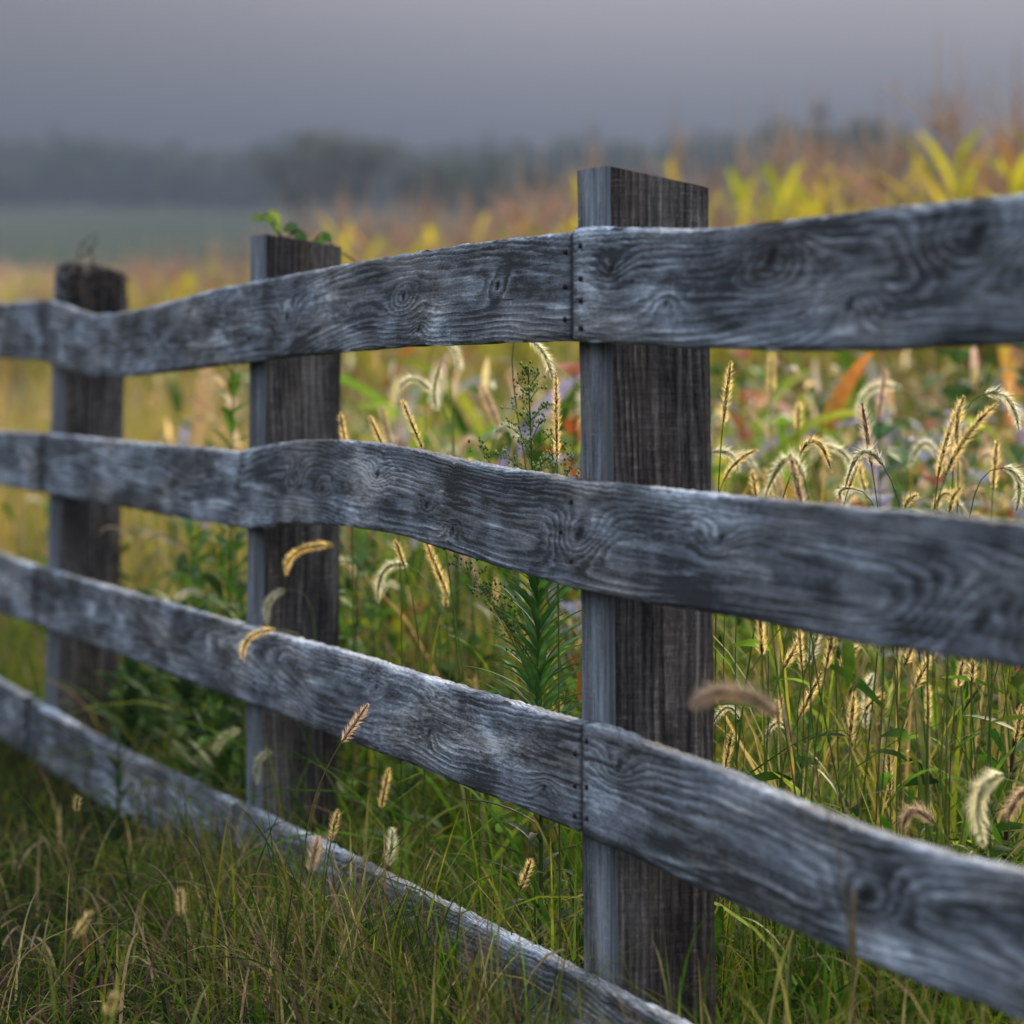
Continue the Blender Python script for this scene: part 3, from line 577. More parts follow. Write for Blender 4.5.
HF = [
 # base px, tip px, D, radius, kind, bow, sx, label
 ((723, 425), (731, 361), 6.2, .0062, 0, (0, 0), 715, 'slim upright golden foxtail beside the right edge of the nearest post, above the second rail'),
 ((557, 461), (556, 372), 5.8, .0052, 0, (0, 0), 560, 'thin dark beaded foxtail spike standing against the left edge of the nearest post'),
 ((423, 450), (402, 399), 6.1, .0058, 0, (-1, -2), 470, 'sharp green and gold foxtail leaning left over the middle of the second rail'),
 ((346, 446), (340, 412), 6.6, .0058, 0, (0, 0), 352, 'short pale gold foxtail tip showing just right of the second post'),
 ((383, 446), (369, 415), 6.6, .0058, 0, (0, 0), 400, 'pale gold foxtail tip between the second post and the sharp green one'),
 ((436, 396), (399, 392), 7.6, .0075, 1, (-4, -15), 452, 'blurred pale foxtail bent right over in an arch under the top rail'),
 ((440, 366), (437, 410), 7.4, .0075, 1, (-4, 2), 455, 'blurred pale foxtail hanging straight down beside the arched one'),
 ((447, 342), (458, 375), 8.4, .008, 1, (4, -4), 440, 'faint foxtail drooping from behind the lower edge of the top rail'),
 ((528, 338), (553, 380), 6.5, .0068, 1, (4, -4), 588, 'pale foxtail curving down to the right beneath the top rail near the nearest post'),
 ((500, 430), (482, 386), 8.2, .0085, 2, (-1, -3), 510, 'blurred pinkish foxtail leaning left in the gap left of the green weed'),
 ((519, 400), (509, 368), 9.0, .0085, 2, (0, 0), 522, 'faint pinkish grey foxtail behind the flowering tip of the green weed'),
 ((957, 446), (964, 396), 5.5, .0066, 0, (-3, 0), 930, 'golden foxtail leaning right, first of the pair at the right above the second rail'),
 ((946, 474), (998, 403), 5.45, .0070, 0, (-4, -4), 932, 'long dark centred golden foxtail slanting right across its neighbour above the second rail'),
 ((938, 478), (962, 400), 5.6, .0062, 0, (-3, 0), 926, 'reddish gold foxtail standing left of the slanting long one above the second rail'),
 ((984, 394), (1019, 430), 6.4, .0078, 1, (6, -13), 975, 'pale arching foxtail at the right edge above the second rail'),
 ((993, 490), (997, 440), 6.7, .0068, 0, (0, 0), 990, 'blurred upright gold foxtail in front of the pale arches at the right edge'),
 ((1003, 468), (1016, 512), 6.3, .0085, 1, (9, -10), 985, 'pale loop of foxtail drooping below the gold upright at the right edge'),
 ((822, 446), (852, 480), 7.0, .0072, 1, (8, -8), 830, 'pale foxtail arching right above the second rail, middle of the right bay'),
 ((848, 490), (862, 452), 6.4, .0062, 0, (0, 0), 842, 'small upright gold foxtail meeting the pale arch in the middle of the right bay'),
 ((850, 488), (841, 500), 6.2, .0058, 1, (-5, -3), 852, 'tiny ring shaped foxtail resting at the top edge of the second rail'),
 ((712, 452), (738, 472), 6.6, .0072, 1, (6, -7), 705, 'pale foxtail arching from behind the right edge of the nearest post'),
 ((724, 480), (758, 450), 6.5, .0056, 0, (-3, -4), 716, 'thin dark foxtail slanting right beside the nearest post above the second rail'),
 ((756, 496), (752, 470), 6.9, .0066, 0, (0, 0), 760, 'short pinkish gold foxtail stub just above the second rail right of the nearest post'),
 ((950, 512), (962, 487), 5.4, .0058, 0, (-3, -2), 944, 'short hooked gold foxtail at the top edge of the second rail near the right edge'),
 ((905, 508), (918, 495), 6.4, .0066, 0, (-2, -2), 902, 'short leaning tan foxtail low above the second rail right of the middle'),
 ((771, 395), (772, 350), 8.4, .0085, 0, (0, 0), 771, 'blurred upright orange foxtail under the top rail right of the nearest post'),
 ((798, 430), (799, 402), 7.6, .0085, 0, (0, 0), 798, 'blurred tan foxtail standing below the pale leaves in the right bay'),
 ((902, 388), (862, 435), 8.4, .0095, 1, (-16, -18), 925, 'large soft blurred foxtail bowed over to the left in the right bay'),
 ((762, 655), (760, 612), 5.6, .0066, 0, (0, 0), 766, 'backlit gold foxtail with dark core hanging under the second rail right of the nearest post'),
 ((826, 668), (833, 632), 5.6, .0060, 0, (0, 0), 806, 'backlit foxtail with dark core leaning right under the second rail'),
 ((784, 668), (800, 638), 5.9, .0058, 0, (0, 0), 776, 'olive foxtail leaning right between two dark cored ones under the second rail'),
 ((800, 716), (822, 672), 5.8, .0060, 0, (0, 0), 776, 'olive gold foxtail slanting right in the gap below the second rail'),
 ((850, 742), (854, 692), 5.6, .0064, 0, (0, 0), 842, 'upright beaded yellow foxtail alone in the middle of the gap below the second rail'),
 ((779, 727), (777, 700), 5.5, .0052, 0, (0, 0), 790, 'small stubby foxtail beside the tip of the long blurred brown one'),
 ((841, 668), (860, 646), 6.6, .0070, 0, (-2, -2), 835, 'tan foxtail leaning right behind the grass stems under the second rail'),
 ((866, 730), (874, 674), 6.6, .0072, 1, (-3, -8), 868, 'pale grey green foxtail nodding behind the beaded yellow one'),
 ((905, 664), (912, 648), 5.6, .0062, 0, (0, 0), 880, 'orange foxtail tip just below the lower edge of the second rail'),
 ((914, 690), (930, 656), 5.7, .0068, 0, (0, 0), 905, 'gold foxtail with green core leaning right under the second rail near the right edge'),
 ((958, 688), (963, 660), 6.0, .0066, 0, (0, 0), 950, 'left of two short gold foxtails under the second rail at the right'),
 ((972, 682), (973, 660), 5.9, .0066, 0, (0, 0), 976, 'right of two short gold foxtails under the second rail at the right'),
 ((1004, 775), (984, 846), 5.15, .0098, 1, (-14, -14), 1030, 'large hairy grey green foxtail hanging down just above the third rail at the right'),
 ((935, 824), (903, 828), 5.3, .0088, 2, (-5, -15), 962, 'furry pinkish foxtail curled over just above the third rail'),
 ((1030, 788), (1008, 820), 5.3, .0085, 2, (-3, -3), 1040, 'furry brown foxtail leaning in at the right edge above the third rail'),
 ((1016, 742), (1022, 705), 5.9, .0066, 0, (0, 0), 1010, 'gold foxtail at the right edge beside the dark red stem'),
 ((725, 770), (732, 730), 6.0, .0056, 0, (0, 0), 726, 'narrow golden foxtail close to the right edge of the nearest post below the second rail'),
 ((890, 790), (888, 748), 6.1, .0062, 0, (0, 0), 886, 'thin yellow green foxtail standing left of the furry pink curl'),
 ((865, 712), (886, 694), 6.4, .0060, 0, (-2, -3), 858, 'brownish foxtail slanting right beyond the beaded yellow one'),
 ((808, 664), (818, 622), 6.3, .0070, 1, (3, -3), 812, 'pale blurred foxtail between the dark cored pair under the second rail'),
 ((404, 565), (395, 540), 6.0, .0058, 0, (0, 0), 425, 'small dark gold foxtail tip under the middle of the second rail'),
 ((447, 594), (424, 536), 6.6, .0068, 0, (0, 0), 470, 'yellow foxtail leaning left beneath the second rail beside the feathery sprig'),
 ((446, 608), (444, 570), 6.9, .0066, 0, (0, 0), 455, 'short gold foxtail hanging in the gap left of the green weed'),
 ((408, 566), (378, 602), 7.0, .0074, 1, (-8, -14), 425, 'soft pale foxtail bowed to the left below the second rail'),
 ((334, 545), (287, 575), 7.3, .0072, 0, (-14, -8), 372, 'cream foxtail arching left in front of the second post below the second rail'),
 ((286, 590), (268, 626), 6.9, .0068, 1, (-8, -6), 300, 'greenish foxtail curving down before the second post above the third rail'),
 ((276, 630), (243, 662), 7.3, .0066, 0, (-10, -8), 300, 'cream foxtail curled over the upper edge of the third rail below the second post'),
 ((204, 596), (174, 604), 8.5, .0070, 1, (-1, -8), 214, 'pale green foxtail lying over the third rail left of the second post'),
 ((240, 730), (216, 756), 7.9, .0078, 1, (-6, -4), 250, 'blurred buff foxtail nodding left of the foot of the second post'),
 ((274, 752), (258, 784), 7.2, .0070, 1, (-7, -7), 285, 'green foxtail hooked down before the second post below the third rail'),
 ((342, 742), (368, 704), 6.0, .0058, 2, (0, 0), 296, 'brown seed spike on a long slanting stalk crossing the third rail'),
 ((381, 808), (389, 768), 6.0, .0062, 0, (0, 0), 362, 'brown and gold foxtail leaning right below the third rail above the lowest rail'),
 ((331, 842), (338, 810), 5.7, .0056, 0, (0, 0), 328, 'small gold foxtail in front of the lowest rail below the second post'),
 ((310, 872), (318, 836), 5.3, .0074, 2, (0, 0), 312, 'furry brownish foxtail standing in front of the lowest rail'),
 ((388, 866), (392, 828), 6.2, .0072, 1, (2, -2), 392, 'pale green furry foxtail just behind the lowest rail'),
 ((76, 812), (78, 796), 6.9, .0062, 0, (0, 0), 78, 'small yellowish foxtail alone in the dim turf at the left'),
 ((74, 938), (93, 910), 5.0, .0054, 0, (0, 0), 62, 'slanting golden seed head low in the turf at the lower left'),
 ((181, 915), (180, 888), 5.1, .0056, 0, (0, 0), 184, 'upright small golden seed head in the middle of the lower left turf'),
 ((106, 1016), (116, 992), 4.6, .0060, 0, (0, 0), 104, 'pale foxtail at the bottom edge of the picture on the left'),
 ((520, 890), (532, 858), 5.6, .0056, 0, (0, 0), 516, 'gold foxtail low between the lowest rail and the foot of the green weed'),
 ((778, 716), (691, 706), 4.35, .0100, 2, (-2, -19), 860, 'long blurred brown foxtail arching in front of the nearest post and the gap beside it'),
]
for (b_, t_, D_, r_, k_, bw_, sx_, lab) in HF:
    gb_ = .5 if b_ == (276, 630) else 0.0; fr_ = b_ == (276, 630) or (b_[1] > 795 and b_[0] < 345) or b_ in ((342, 742), (778, 716), (76, 812))
    foxtail(b_, t_, D_, r_, k_, lab, bw_, sx_, bri=1.25 if k_ else 1.1, front=fr_, gback=gb_)
# prototypes for the many further plants
def fox_proto(seed, h, kind, droop):
    rs = np.random.default_rng(seed); L_ = rs.uniform(.045, .08) if kind == 0 else rs.uniform(.055, .08)
    lx = rs.uniform(-.08, .08); b = np.array([lx, 0, h]); 
    if droop: t = b + np.array([L_ * .75, 0, -L_ * .3]); bow = (0, 0, L_ * .42)
    else: t = b + np.array([L_ * rs.uniform(-.3, .4), 0, L_]); bow = (0, 0, 0)
    root = empty('foxtail', (0, 0, 0)); foxtail_parts(root, (0, 0, 0), b, t, bow, (.0085 if kind == 0 else .0105), kind, rs, dens=.8, nleaf=2, bri=1.15)
    return root
protos = [fox_proto(100 + i, .62 + .02 * i, [0, 1, 0, 2, 1, 0, 2, 1][i], i % 2 == 1 or i == 4) for i in range(8)]
for i, pr in enumerate(protos): pr['i'] = i
region_names = [
 (lambda px: px < 45, 'left of the farthest visible post'), (lambda px: px < 250, 'between the second and the farthest post'),
 (lambda px: px < 345, 'behind the second post'), (lambda px: px < 580, 'between the nearest and second posts'), (lambda px: px < 720, 'behind the nearest post'),
 (lambda px: px < 870, 'just right of the nearest post'), (lambda px: True, 'towards the right edge')]
look = {0: 'upright golden', 1: 'nodding pale', 2: 'pinkish'}
used = set(); cnt = 0; kk = [0, 1, 0, 2, 1, 0, 2, 1]
tries = 0
while cnt < 225 and tries < 5000:
    tries += 1
    D = 5.3 + 6.5 * random.random()**1.4; px = random.uniform(-20, 1050) if random.random() < .4 else random.uniform(350, 1050)
    X = wx(px, D)
    if X < fence_x_at(D) + .22 + .05 * random.random(): continue
    i = random.randrange(8)
    if cnt < 8: i = cnt
    pr = protos[i]; root = pr if cnt < 8 else copy_tree(pr)
    s_ = random.uniform(.75, 1.12) * (1.0 if random.random() < .7 else .72)
    root.location = (X, D, float(terrain(X, D))); root.scale = (s_, s_, s_); root.rotation_euler = (random.uniform(-.09, .09), random.uniform(-.12, .12), random.choice([0, math.pi]) + random.uniform(-.7, .7))
    reg = next(n for f, n in region_names if f(px)); far = 'far back' if D > 8.8 else ('farther back' if D > 7.2 else 'close behind the fence')
    root['label'] = f'{look[kk[i]]} foxtail growing {far}, {reg}'; root['category'] = 'foxtail'; root['group'] = 'unplaced foxtails in the field: ' + root['label']
    cnt += 1
for pr in bpy.data.objects:
    if 'i' in pr.keys(): del pr['i']
# the distant foxtails past counting: one object
n = 1500; y = rng.uniform(9, 27, n); x = rng.uniform(-1, 1, n) * (y * .128 + .8); k = x > fence_x_at(np.minimum(y, 12.5)) + .3; x, y = x[k], y[k]; n = len(x)
h = rng.uniform(.5, .95, n); az = rng.uniform(0, 2 * np.pi, n); base = np.stack([x, y, terrain(x, y)], -1)
mb = MB(); V, Q, C = blades(base, h, az, np.abs(rng.normal(0, .08, n)), rng.uniform(.05, .4, n), np.full(n, .003), 6, palette([G_mid, G_yel, TAN], [2, 2, 2], n)); mb.add(V, Q, C=C)
tips = V.reshape(n, 6, 2, 3)[:, -1].mean(1)
for rot in (0, np.pi / 2):
    dr = rng.random(n) < .6
    V, Q, C = blades(tips, rng.uniform(.06, .11, n), az, np.where(dr, .5, .15), np.where(dr, 2.2, .3), np.full(n, .016), 6, palette([YEL_B * .6, PALE_B * .55, PINK_B * .6], [2, 2, 2], n), shape='leaf')
    mb.add(V, Q, C=C)
o = mb.build('foxtail_thicket', M_brist); tag(o, 'countless far foxtail heads blurred among the golden grass before the corn', 'foxtails', kind='stuff')

# ------------------------------------------------------------------ leafy things
def leafblade(mb, P0, dirv, L_, W_, curl, C, K=8, up=(0, 0, 1), fold=.25):
    """one shaped leaf with a folded midrib; bends down by curl"""
    d = np.array(dirv, float); d /= np.linalg.norm(d); up = np.array(up, float)
    side = np.cross(d, up); side /= np.linalg.norm(side) + 1e-9; nrm = np.cross(side, d)
    t = np.linspace(0, 1, K); ang = curl * t**1.3; st = L_ / (K - 1)
    a = np.cumsum(np.cos(ang)) * st - st; b = np.cumsum(np.sin(ang)) * st
    P = np.array(P0) + d * a[:, None] - nrm * b[:, None]
    w = W_ / 2 * (np.sin(np.pi * np.clip(t * .94 + .04, 0, 1))**.85 + .03); w[-1] *= .2
    nr = nrm * np.cos(ang)[:, None] + d * np.sin(ang)[:, None]
    Lf = P - side * w[:, None] + nr * (w * fold)[:, None]; Rt = P + side * w[:, None] + nr * (w * fold)[:, None]
    V = np.stack([Lf, P, Rt], 1).reshape(-1, 3); i = np.arange(K - 1)[:, None] * 3
    Q = np.concatenate([i + np.array([0, 1, 4, 3]), i + np.array([1, 2, 5, 4])])
    cc = np.broadcast_to(np.asarray(C, float), (K, 3)) if np.ndim(C) == 1 else np.asarray(C)
    cc3 = np.stack([cc, cc * 1.25, cc], 1).reshape(-1, 3)
    mb.add(V, Q, C=cc3)
# the in-focus flowering weed left of the nearest post
D0 = 6.12; rs = np.random.default_rng(55)
o3 = (wx(536, D0), D0, 0.0); wd = empty('flowering_weed', o3)
tag(wd, 'dark green narrow leaved weed with a branching flower tip just left of the nearest post', 'plant')
stp = [(536, 1040), (538, 960), (541, 880), (541, 790), (540, 700), (538, 600), (535, 520), (531, 440), (528, 366)]
SP = np.array([(wx(a, D0) - o3[0], .01 * math.sin(i), wz(b, D0)) for i, (a, b) in enumerate(stp)])
tf = np.linspace(0, 8, 50); SPf = np.stack([np.interp(tf, np.arange(9), SP[:, c]) for c in range(3)], -1)
mb = MB(); tube(mb, SPf, np.linspace(.0042, .0009, 50), srgb(70, 92, 38), 7); mb.build('stem', M_leafb, wd)
for i in range(96):
    f = i / 95; z = (.08 + f / .2 * .22) if f < .2 else (.30 + (f - .2) / .8 * .36); az = i * 2.399; P0 = np.array([np.interp(z, SPf[:, 2], SPf[:, 0]), np.interp(z, SPf[:, 2], SPf[:, 1]), z])
    el = R(28 + 30 * f + rs.uniform(-8, 8)); L_ = (.125 if f < .75 else .125 - .09 * (f - .75) / .25) * rs.uniform(.85, 1.1)
    c = srgb(76, 114, 52) * rs.uniform(.75, 1.3)
    if f < .18: c = srgb(60, 74, 44) * rs.uniform(.7, 1.1)
    mb = MB(); leafblade(mb, P0, (math.cos(az) * math.cos(el), math.sin(az) * math.cos(el), math.sin(el)), L_, .0115 * rs.uniform(.8, 1.15), rs.uniform(.25, .8) * (1 if f > .2 else 1.6), c, 9, fold=.35)
    mb.build('leaf', M_leafb, wd)
mb = MB()
for i in range(95):
    f = i / 94; z = .34 + f * .32; az = i * 2.399 + 1.2; P0 = np.array([np.interp(z, SPf[:, 2], SPf[:, 0]), np.interp(z, SPf[:, 2], SPf[:, 1]), z]); el = R(40 + 28 * f + rs.uniform(-8, 8))
    leafblade(mb, P0, (math.cos(az) * math.cos(el), math.sin(az) * math.cos(el), math.sin(el)), (.10 - .05 * f) * rs.uniform(.8, 1.1), .0095 * rs.uniform(.8, 1.15), rs.uniform(.2, .7), srgb(76, 114, 52) * rs.uniform(.7, 1.3), 8, fold=.35)
tag(mb.build('small_leaves', M_leafb, wd), kind='stuff')
mb = MB(); mbf = MB()
def bud(mb_, P, s, c):
    V = np.array([(0, 0, -1.3), (1, 0, 0), (0, 1, 0), (-1, 0, 0), (0, -1, 0), (0, 0, 1.6)]) * s + np.array(P)
    mb_.add(V, None, [[0, 2, 1], [0, 3, 2], [0, 4, 3], [0, 1, 4], [5, 1, 2], [5, 2, 3], [5, 3, 4], [5, 4, 1]], c)
for i in range(34):
    f = i / 33; z = .60 + f * .30; az = i * 2.399 + .3; P0 = np.array([np.interp(z, SPf[:, 2], SPf[:, 0]), np.interp(z, SPf[:, 2], SPf[:, 1]), z])
    L_ = .11 * (1 - f)**.8 + .014; el = R(38 + 20 * f); d = np.array([math.cos(az) * math.cos(el), math.sin(az) * math.cos(el), math.sin(el)])
    t = np.linspace(0, 1, 7)[:, None]; Pb = P0 + d * L_ * t + np.array([0, 0, -.25 * L_]) * t**2
    tube(mb, Pb, np.linspace(.0008, .0004, 7), srgb(92, 118, 56), 4)
    for j in range(int(9 + 12 * (1 - f))):
        tt = rs.uniform(.45, 1.0); q = Pb[0] * 0 + np.array([np.interp(tt, t[:, 0], Pb[:, c]) for c in range(3)]); off = rs.normal(0, .5, 3) * .012; off[2] = abs(off[2])
        tube(mb, [q, q + off * .6, q + off], .0003, srgb(92, 118, 56), 3); bud(mbf, q + off, rs.uniform(.0014, .0026), srgb(*[(136, 162, 76), (164, 174, 104), (110, 140, 60)][rs.integers(3)]))
    if f < .8:
        leafblade(mb, P0, d * np.array([1, 1, .8]), .05 * (1.1 - f), .0035, .5, srgb(74, 100, 44), 6)
# the feathery sprig reaching left under the second rail
for (ex, ey) in ((449, 557), (462, 566), (480, 585), (497, 600), (575, 455), (478, 445)):
    e_ = np.array([wx(ex, D0) - o3[0], rs.uniform(-.05, .05), wz(ey, D0)]); z0 = max(.42, e_[2] - .16) ; P0 = np.array([np.interp(z0, SPf[:, 2], SPf[:, 0]), 0, z0])
    t = np.linspace(0, 1, 12)[:, None]; mid = (P0 + e_) / 2 + np.array([0, 0, .02]); Pb = (1 - t)**2 * P0 + 2 * t * (1 - t) * mid + t**2 * e_
    tube(mb, Pb, np.linspace(.0011, .0004, 12), srgb(86, 112, 50), 4)
    for j in range(40):
        tt = rs.uniform(.3, 1); q = np.array([np.interp(tt, t[:, 0], Pb[:, c]) for c in range(3)]); off = rs.normal(0, .011, 3); off[2] = abs(off[2]) + .002
        tube(mb, [q, q + off * .6, q + off], .0003, srgb(92, 118, 56), 3); bud(mbf, q + off, rs.uniform(.0014, .0024), srgb(98, 122, 62))
mb.add(np.concatenate(mbf.V), None, np.concatenate(mbf.T), np.concatenate(mbf.C)); mb.build('flower_branches', M_leafb, wd)

# leafy weeds between the second and the farthest post and elsewhere
def leafy_weed(name, label, cat, px, D, ztop, n, L_, W_, cols, seed, lean=(0, 0), z0=.1, elev=(20, 70), group=None, stemc=(70, 88, 40), curl=(.3, 1.2), parts=True):
    rs = np.random.default_rng(seed); X = wx(px, D) if px is not None else 0; g0 = float(terrain(X, D)) if px is not None else 0
    root = empty(name, (X, D if px is not None else 0, g0)); tag(root, label, cat, group)
    t = np.linspace(0, 1, 12); S = np.stack([lean[0] * t**1.5, lean[1] * t**1.5, (ztop - g0) * t], -1)
    mb = MB(); tube(mb, S, np.linspace(.004, .0014, 12), srgb(*stemc), 6); mb.build('stem', M_leafb, root)
    mball = MB()
    for i in range(n):
        f = (i + .5) / n; z = z0 + f * (ztop - g0 - z0); q = z / (ztop - g0); P0 = np.array([np.interp(q, t, S[:, 0]), np.interp(q, t, S[:, 1]), z])
        az = i * 2.4 + rs.uniform(-.4, .4); el = R(rs.uniform(*elev)); l = L_ * rs.uniform(.65, 1.1) * (1 - .45 * f**3); c = srgb(*cols[rs.integers(len(cols))]) * rs.uniform(.75, 1.25)
        tgt = MB() if parts else mball
        leafblade(tgt, P0, (math.cos(az) * math.cos(el), math.sin(az) * math.cos(el), math.sin(el)), l, W_ * rs.uniform(.8, 1.2), rs.uniform(*curl), c, 8, fold=.2)
        if parts: tgt.build('leaf', M_leafb, root)
    if not parts: mball.build('foliage', M_leafb, root)
    return root
gr = [(56, 84, 32), (70, 100, 36), (48, 70, 34), (88, 116, 44)]; grl = [(96, 128, 36), (112, 140, 44), (80, 112, 34)]
WG = 'leafy weeds behind the fence between the second and farthest posts'
leafy_weed('leafy_weed', 'leafy green weed against the left side of the second post below the second rail', 'plant', 236, 8.5, .62, 26, .13, .026, gr, 1, group=WG)
leafy_weed('leafy_weed', 'spreading green weed with lance leaves midway between the second and farthest posts', 'plant', 200, 8.9, .60, 28, .15, .024, gr, 2, (-.02, 0), group=WG)
leafy_weed('leafy_weed', 'bright tall sprig rising above the second rail left of the second post', 'plant', 228, 8.4, .95, 36, .09, .022, grl, 3, (.01, 0), z0=.3, group=WG)
leafy_weed('leafy_weed', 'low green weed showing under the third rail left of the second post', 'plant', 160, 9.3, .34, 20, .14, .026, gr, 4, group=WG)
leafy_weed('leafy_weed', 'dark low weed under the third rail close to the second post', 'plant', 215, 8.2, .30, 24, .13, .026, gr, 5, group=WG)
leafy_weed('leafy_weed', 'dark leafy tuft standing in front of the lowest rail at the left', 'plant', 118, 8.2, .23, 20, .09, .018, [(44, 66, 34), (52, 76, 36)], 6, z0=.02, group='leafy weeds in front of the fence')
leafy_weed('leafy_weed', 'small green weed just right of the second post above the third rail', 'plant', 352, 7.9, .58, 18, .09, .024, grl, 7, (.01, 0))
leafy_weed('leafy_weed', 'broad leaved green weed low behind the lowest rail right of the second post', 'plant', 400, 7.4, .34, 22, .13, .022, gr, 8)
leafy_weed('red_stemmed_weed', 'dark red stemmed weed with orange leaves at the right edge above the third rail', 'plant', 996, 6.1, .66, 9, .10, .04, [(150, 96, 40), (132, 112, 44), (90, 104, 40)], 9, (.055, 0), z0=.35, stemc=(84, 26, 38))
for i_, (px_, D_, zt_) in enumerate([(150, 9.6, .44), (182, 9.1, .52), (222, 8.7, .66), (242, 8.3, .5), (132, 9.4, .28), (192, 8.6, .36)]):
    leafy_weed('leafy_weed', ['green weed farthest left of the clump before the second post', 'slim green weed second from the left in that bay between the far posts', 'tallest dense green weed touching the left side of the second post', 'dark green weed half hidden by the second post', 'low green weed close to the farthest post', 'low spreading weed below the third rail in the far bay'][i_], 'plant', px_, D_, zt_, 30, .14, .03, gr, 60 + i_, group=WG, z0=.06)
# broad-leaved weeds of the right bay (blurred)
bprot = []
BL = [[(72, 100, 40), (92, 122, 48), (60, 84, 40)], [(158, 154, 164), (96, 116, 60), (84, 108, 50), (140, 140, 140)], [(112, 138, 48), (150, 150, 54), (168, 90, 50)], [(60, 88, 40), (78, 104, 44), (66, 96, 36), (152, 146, 156)]]
BLn = ['broad green leaved', 'silvery lavender leaved', 'yellowing rust edged', 'mixed green and silver leaved']
for i in range(4):
    bprot.append(leafy_weed('broadleaf_weed', '', 'plant', None, 0, .78 + .04 * i, 30, .13, .055, BL[i], 20 + i, z0=.1, elev=(-10, 60), curl=(.3, 1.6)))
c_ = 0
while c_ < 46:
    D = random.uniform(7.6, 14); px = random.uniform(560, 1070) if c_ % 4 else random.uniform(230, 560)
    X = wx(px, D)
    if X < fence_x_at(D) + .4: continue
    i = c_ % 4; root = bprot[i] if c_ < 4 else copy_tree(bprot[i]); s_ = random.uniform(.8, 1.15); root.location = (X, D, float(terrain(X, D))); root.scale = (s_,) * 3; root.rotation_euler = (0, 0, random.uniform(0, 6.28))
    reg = 'right of the nearest post' if px > 700 else ('behind the nearest post' if px > 560 else 'left of the nearest post'); far = 'far' if D > 10.8 else 'near'
    root['label'] = f'{BLn[i]} weed, {far} in the grass {reg}'; root['category'] = 'plant'; root['group'] = root['label']; c_ += 1
# vine at the second post and the dry one on the farthest
def vine(name, label, pts, leaves, colr, mat, lw, seed, rr=.0016, loc=None):
    rs = np.random.default_rng(seed); W = np.array([(wx(a, D), D, wz(b, D)) for a, b, D in pts]); o3 = W[0].copy()
    root = empty(name, tuple(o3)); tag(root, label, 'vine')
    mb = MB(); tf = np.linspace(0, len(pts) - 1, 60); P = np.stack([np.interp(tf, np.arange(len(pts)), W[:, c]) for c in range(3)], -1)
    P[1:-1] = (P[:-2] + 2 * P[1:-1] + P[2:]) / 4
    tube(mb, P - o3, rr, srgb(*colr), 5); mb.build('stem', mat, root)
    for (a, b, D, l, c, azd, eld) in leaves:
        mb = MB(); q = np.array([wx(a, D), D, wz(b, D)]) - o3; leafblade(mb, q, (math.cos(R(azd)) * math.cos(R(eld)), -.5 * math.sin(R(azd)) - .2, math.sin(R(eld))), l, l * lw, rs.uniform(.2, .8), srgb(*c), 8, fold=.2, up=(.2, -1, .5)); mb.build('leaf', M_leafb, root)
    return root
D = 7.92
vine('climbing_vine', 'green leafed vine tips peeking over the slanted top of the second post', [(300, 600, D), (292, 420, D), (286, 300, D), (290, 250, D), (270, 222, D), (262, 212, D), (285, 240, D), (298, 228, D), (310, 246, D), (322, 232, D), (338, 250, D), (356, 262, D)],
     [(262, 214, D, .032, (96, 120, 44), 10, -30), (270, 210, D, .03, (130, 146, 60), 0, -50), (264, 220, D, .026, (82, 104, 44), 180, 20), (274, 222, D, .025, (110, 130, 52), 0, -60), (290, 232, D, .034, (60, 84, 40), 0, -15), (298, 226, D, .03, (58, 82, 44), 180, -10), (298, 240, D, .03, (74, 100, 40), 170, -50), (294, 244, D, .028, (64, 88, 40), 20, 30), (322, 232, D, .026, (66, 104, 36), 0, -40), (326, 238, D, .026, (80, 112, 40), 180, -30), (320, 246, D, .024, (84, 104, 44), 0, -50)],
     (92, 84, 60), M_leafb, .62, 3)
D = 10.05
tw = empty('dry_vine', (wx(90, D), D, wz(272, D))); tag(tw, 'dry brown vine twigs curling above the rotted top of the farthest post', 'vine')
rs = np.random.default_rng(9); mb = MB(); o3 = np.array(tw.location)
for pts in ([(78, 275), (79, 262), (80, 248), (86, 238), (98, 234)], [(80, 258), (90, 250), (94, 243), (100, 240)], [(88, 272), (94, 262), (92, 250), (84, 244)], [(70, 275), (76, 266), (88, 264), (104, 270), (116, 284)], [(100, 275), (108, 268), (118, 276), (126, 292), (128, 320)], [(60, 268), (70, 262), (84, 268)]):
    W = np.array([(wx(a, D), D + rs.uniform(-.06, .03), wz(b, D)) for a, b in pts]); tf = np.linspace(0, len(pts) - 1, 18)
    P = np.stack([np.interp(tf, np.arange(len(pts)), W[:, c]) for c in range(3)], -1); P[1:-1] = (P[:-2] + 2 * P[1:-1] + P[2:]) / 4
    tube(mb, P - o3, np.linspace(.0028, .0012, 18), srgb(74, 60, 54), 5)
mb.build('twigs', M_twig, tw)
mb = MB()
for i in range(70):
    a = rs.uniform(58, 126); b = rs.uniform(268, 300) + (a - 58) * .1; q = np.array([wx(a, D - .02), D - rs.uniform(.02, .12), wz(b, D)]) - o3
    leafblade(mb, q, rs.normal(0, 1, 3), rs.uniform(.02, .04), rs.uniform(.01, .018), rs.uniform(.5, 2.2), srgb(46, 42, 40) * rs.uniform(.5, 1.4), 6)
mb.build('withered_leaves', M_leafb, tw)

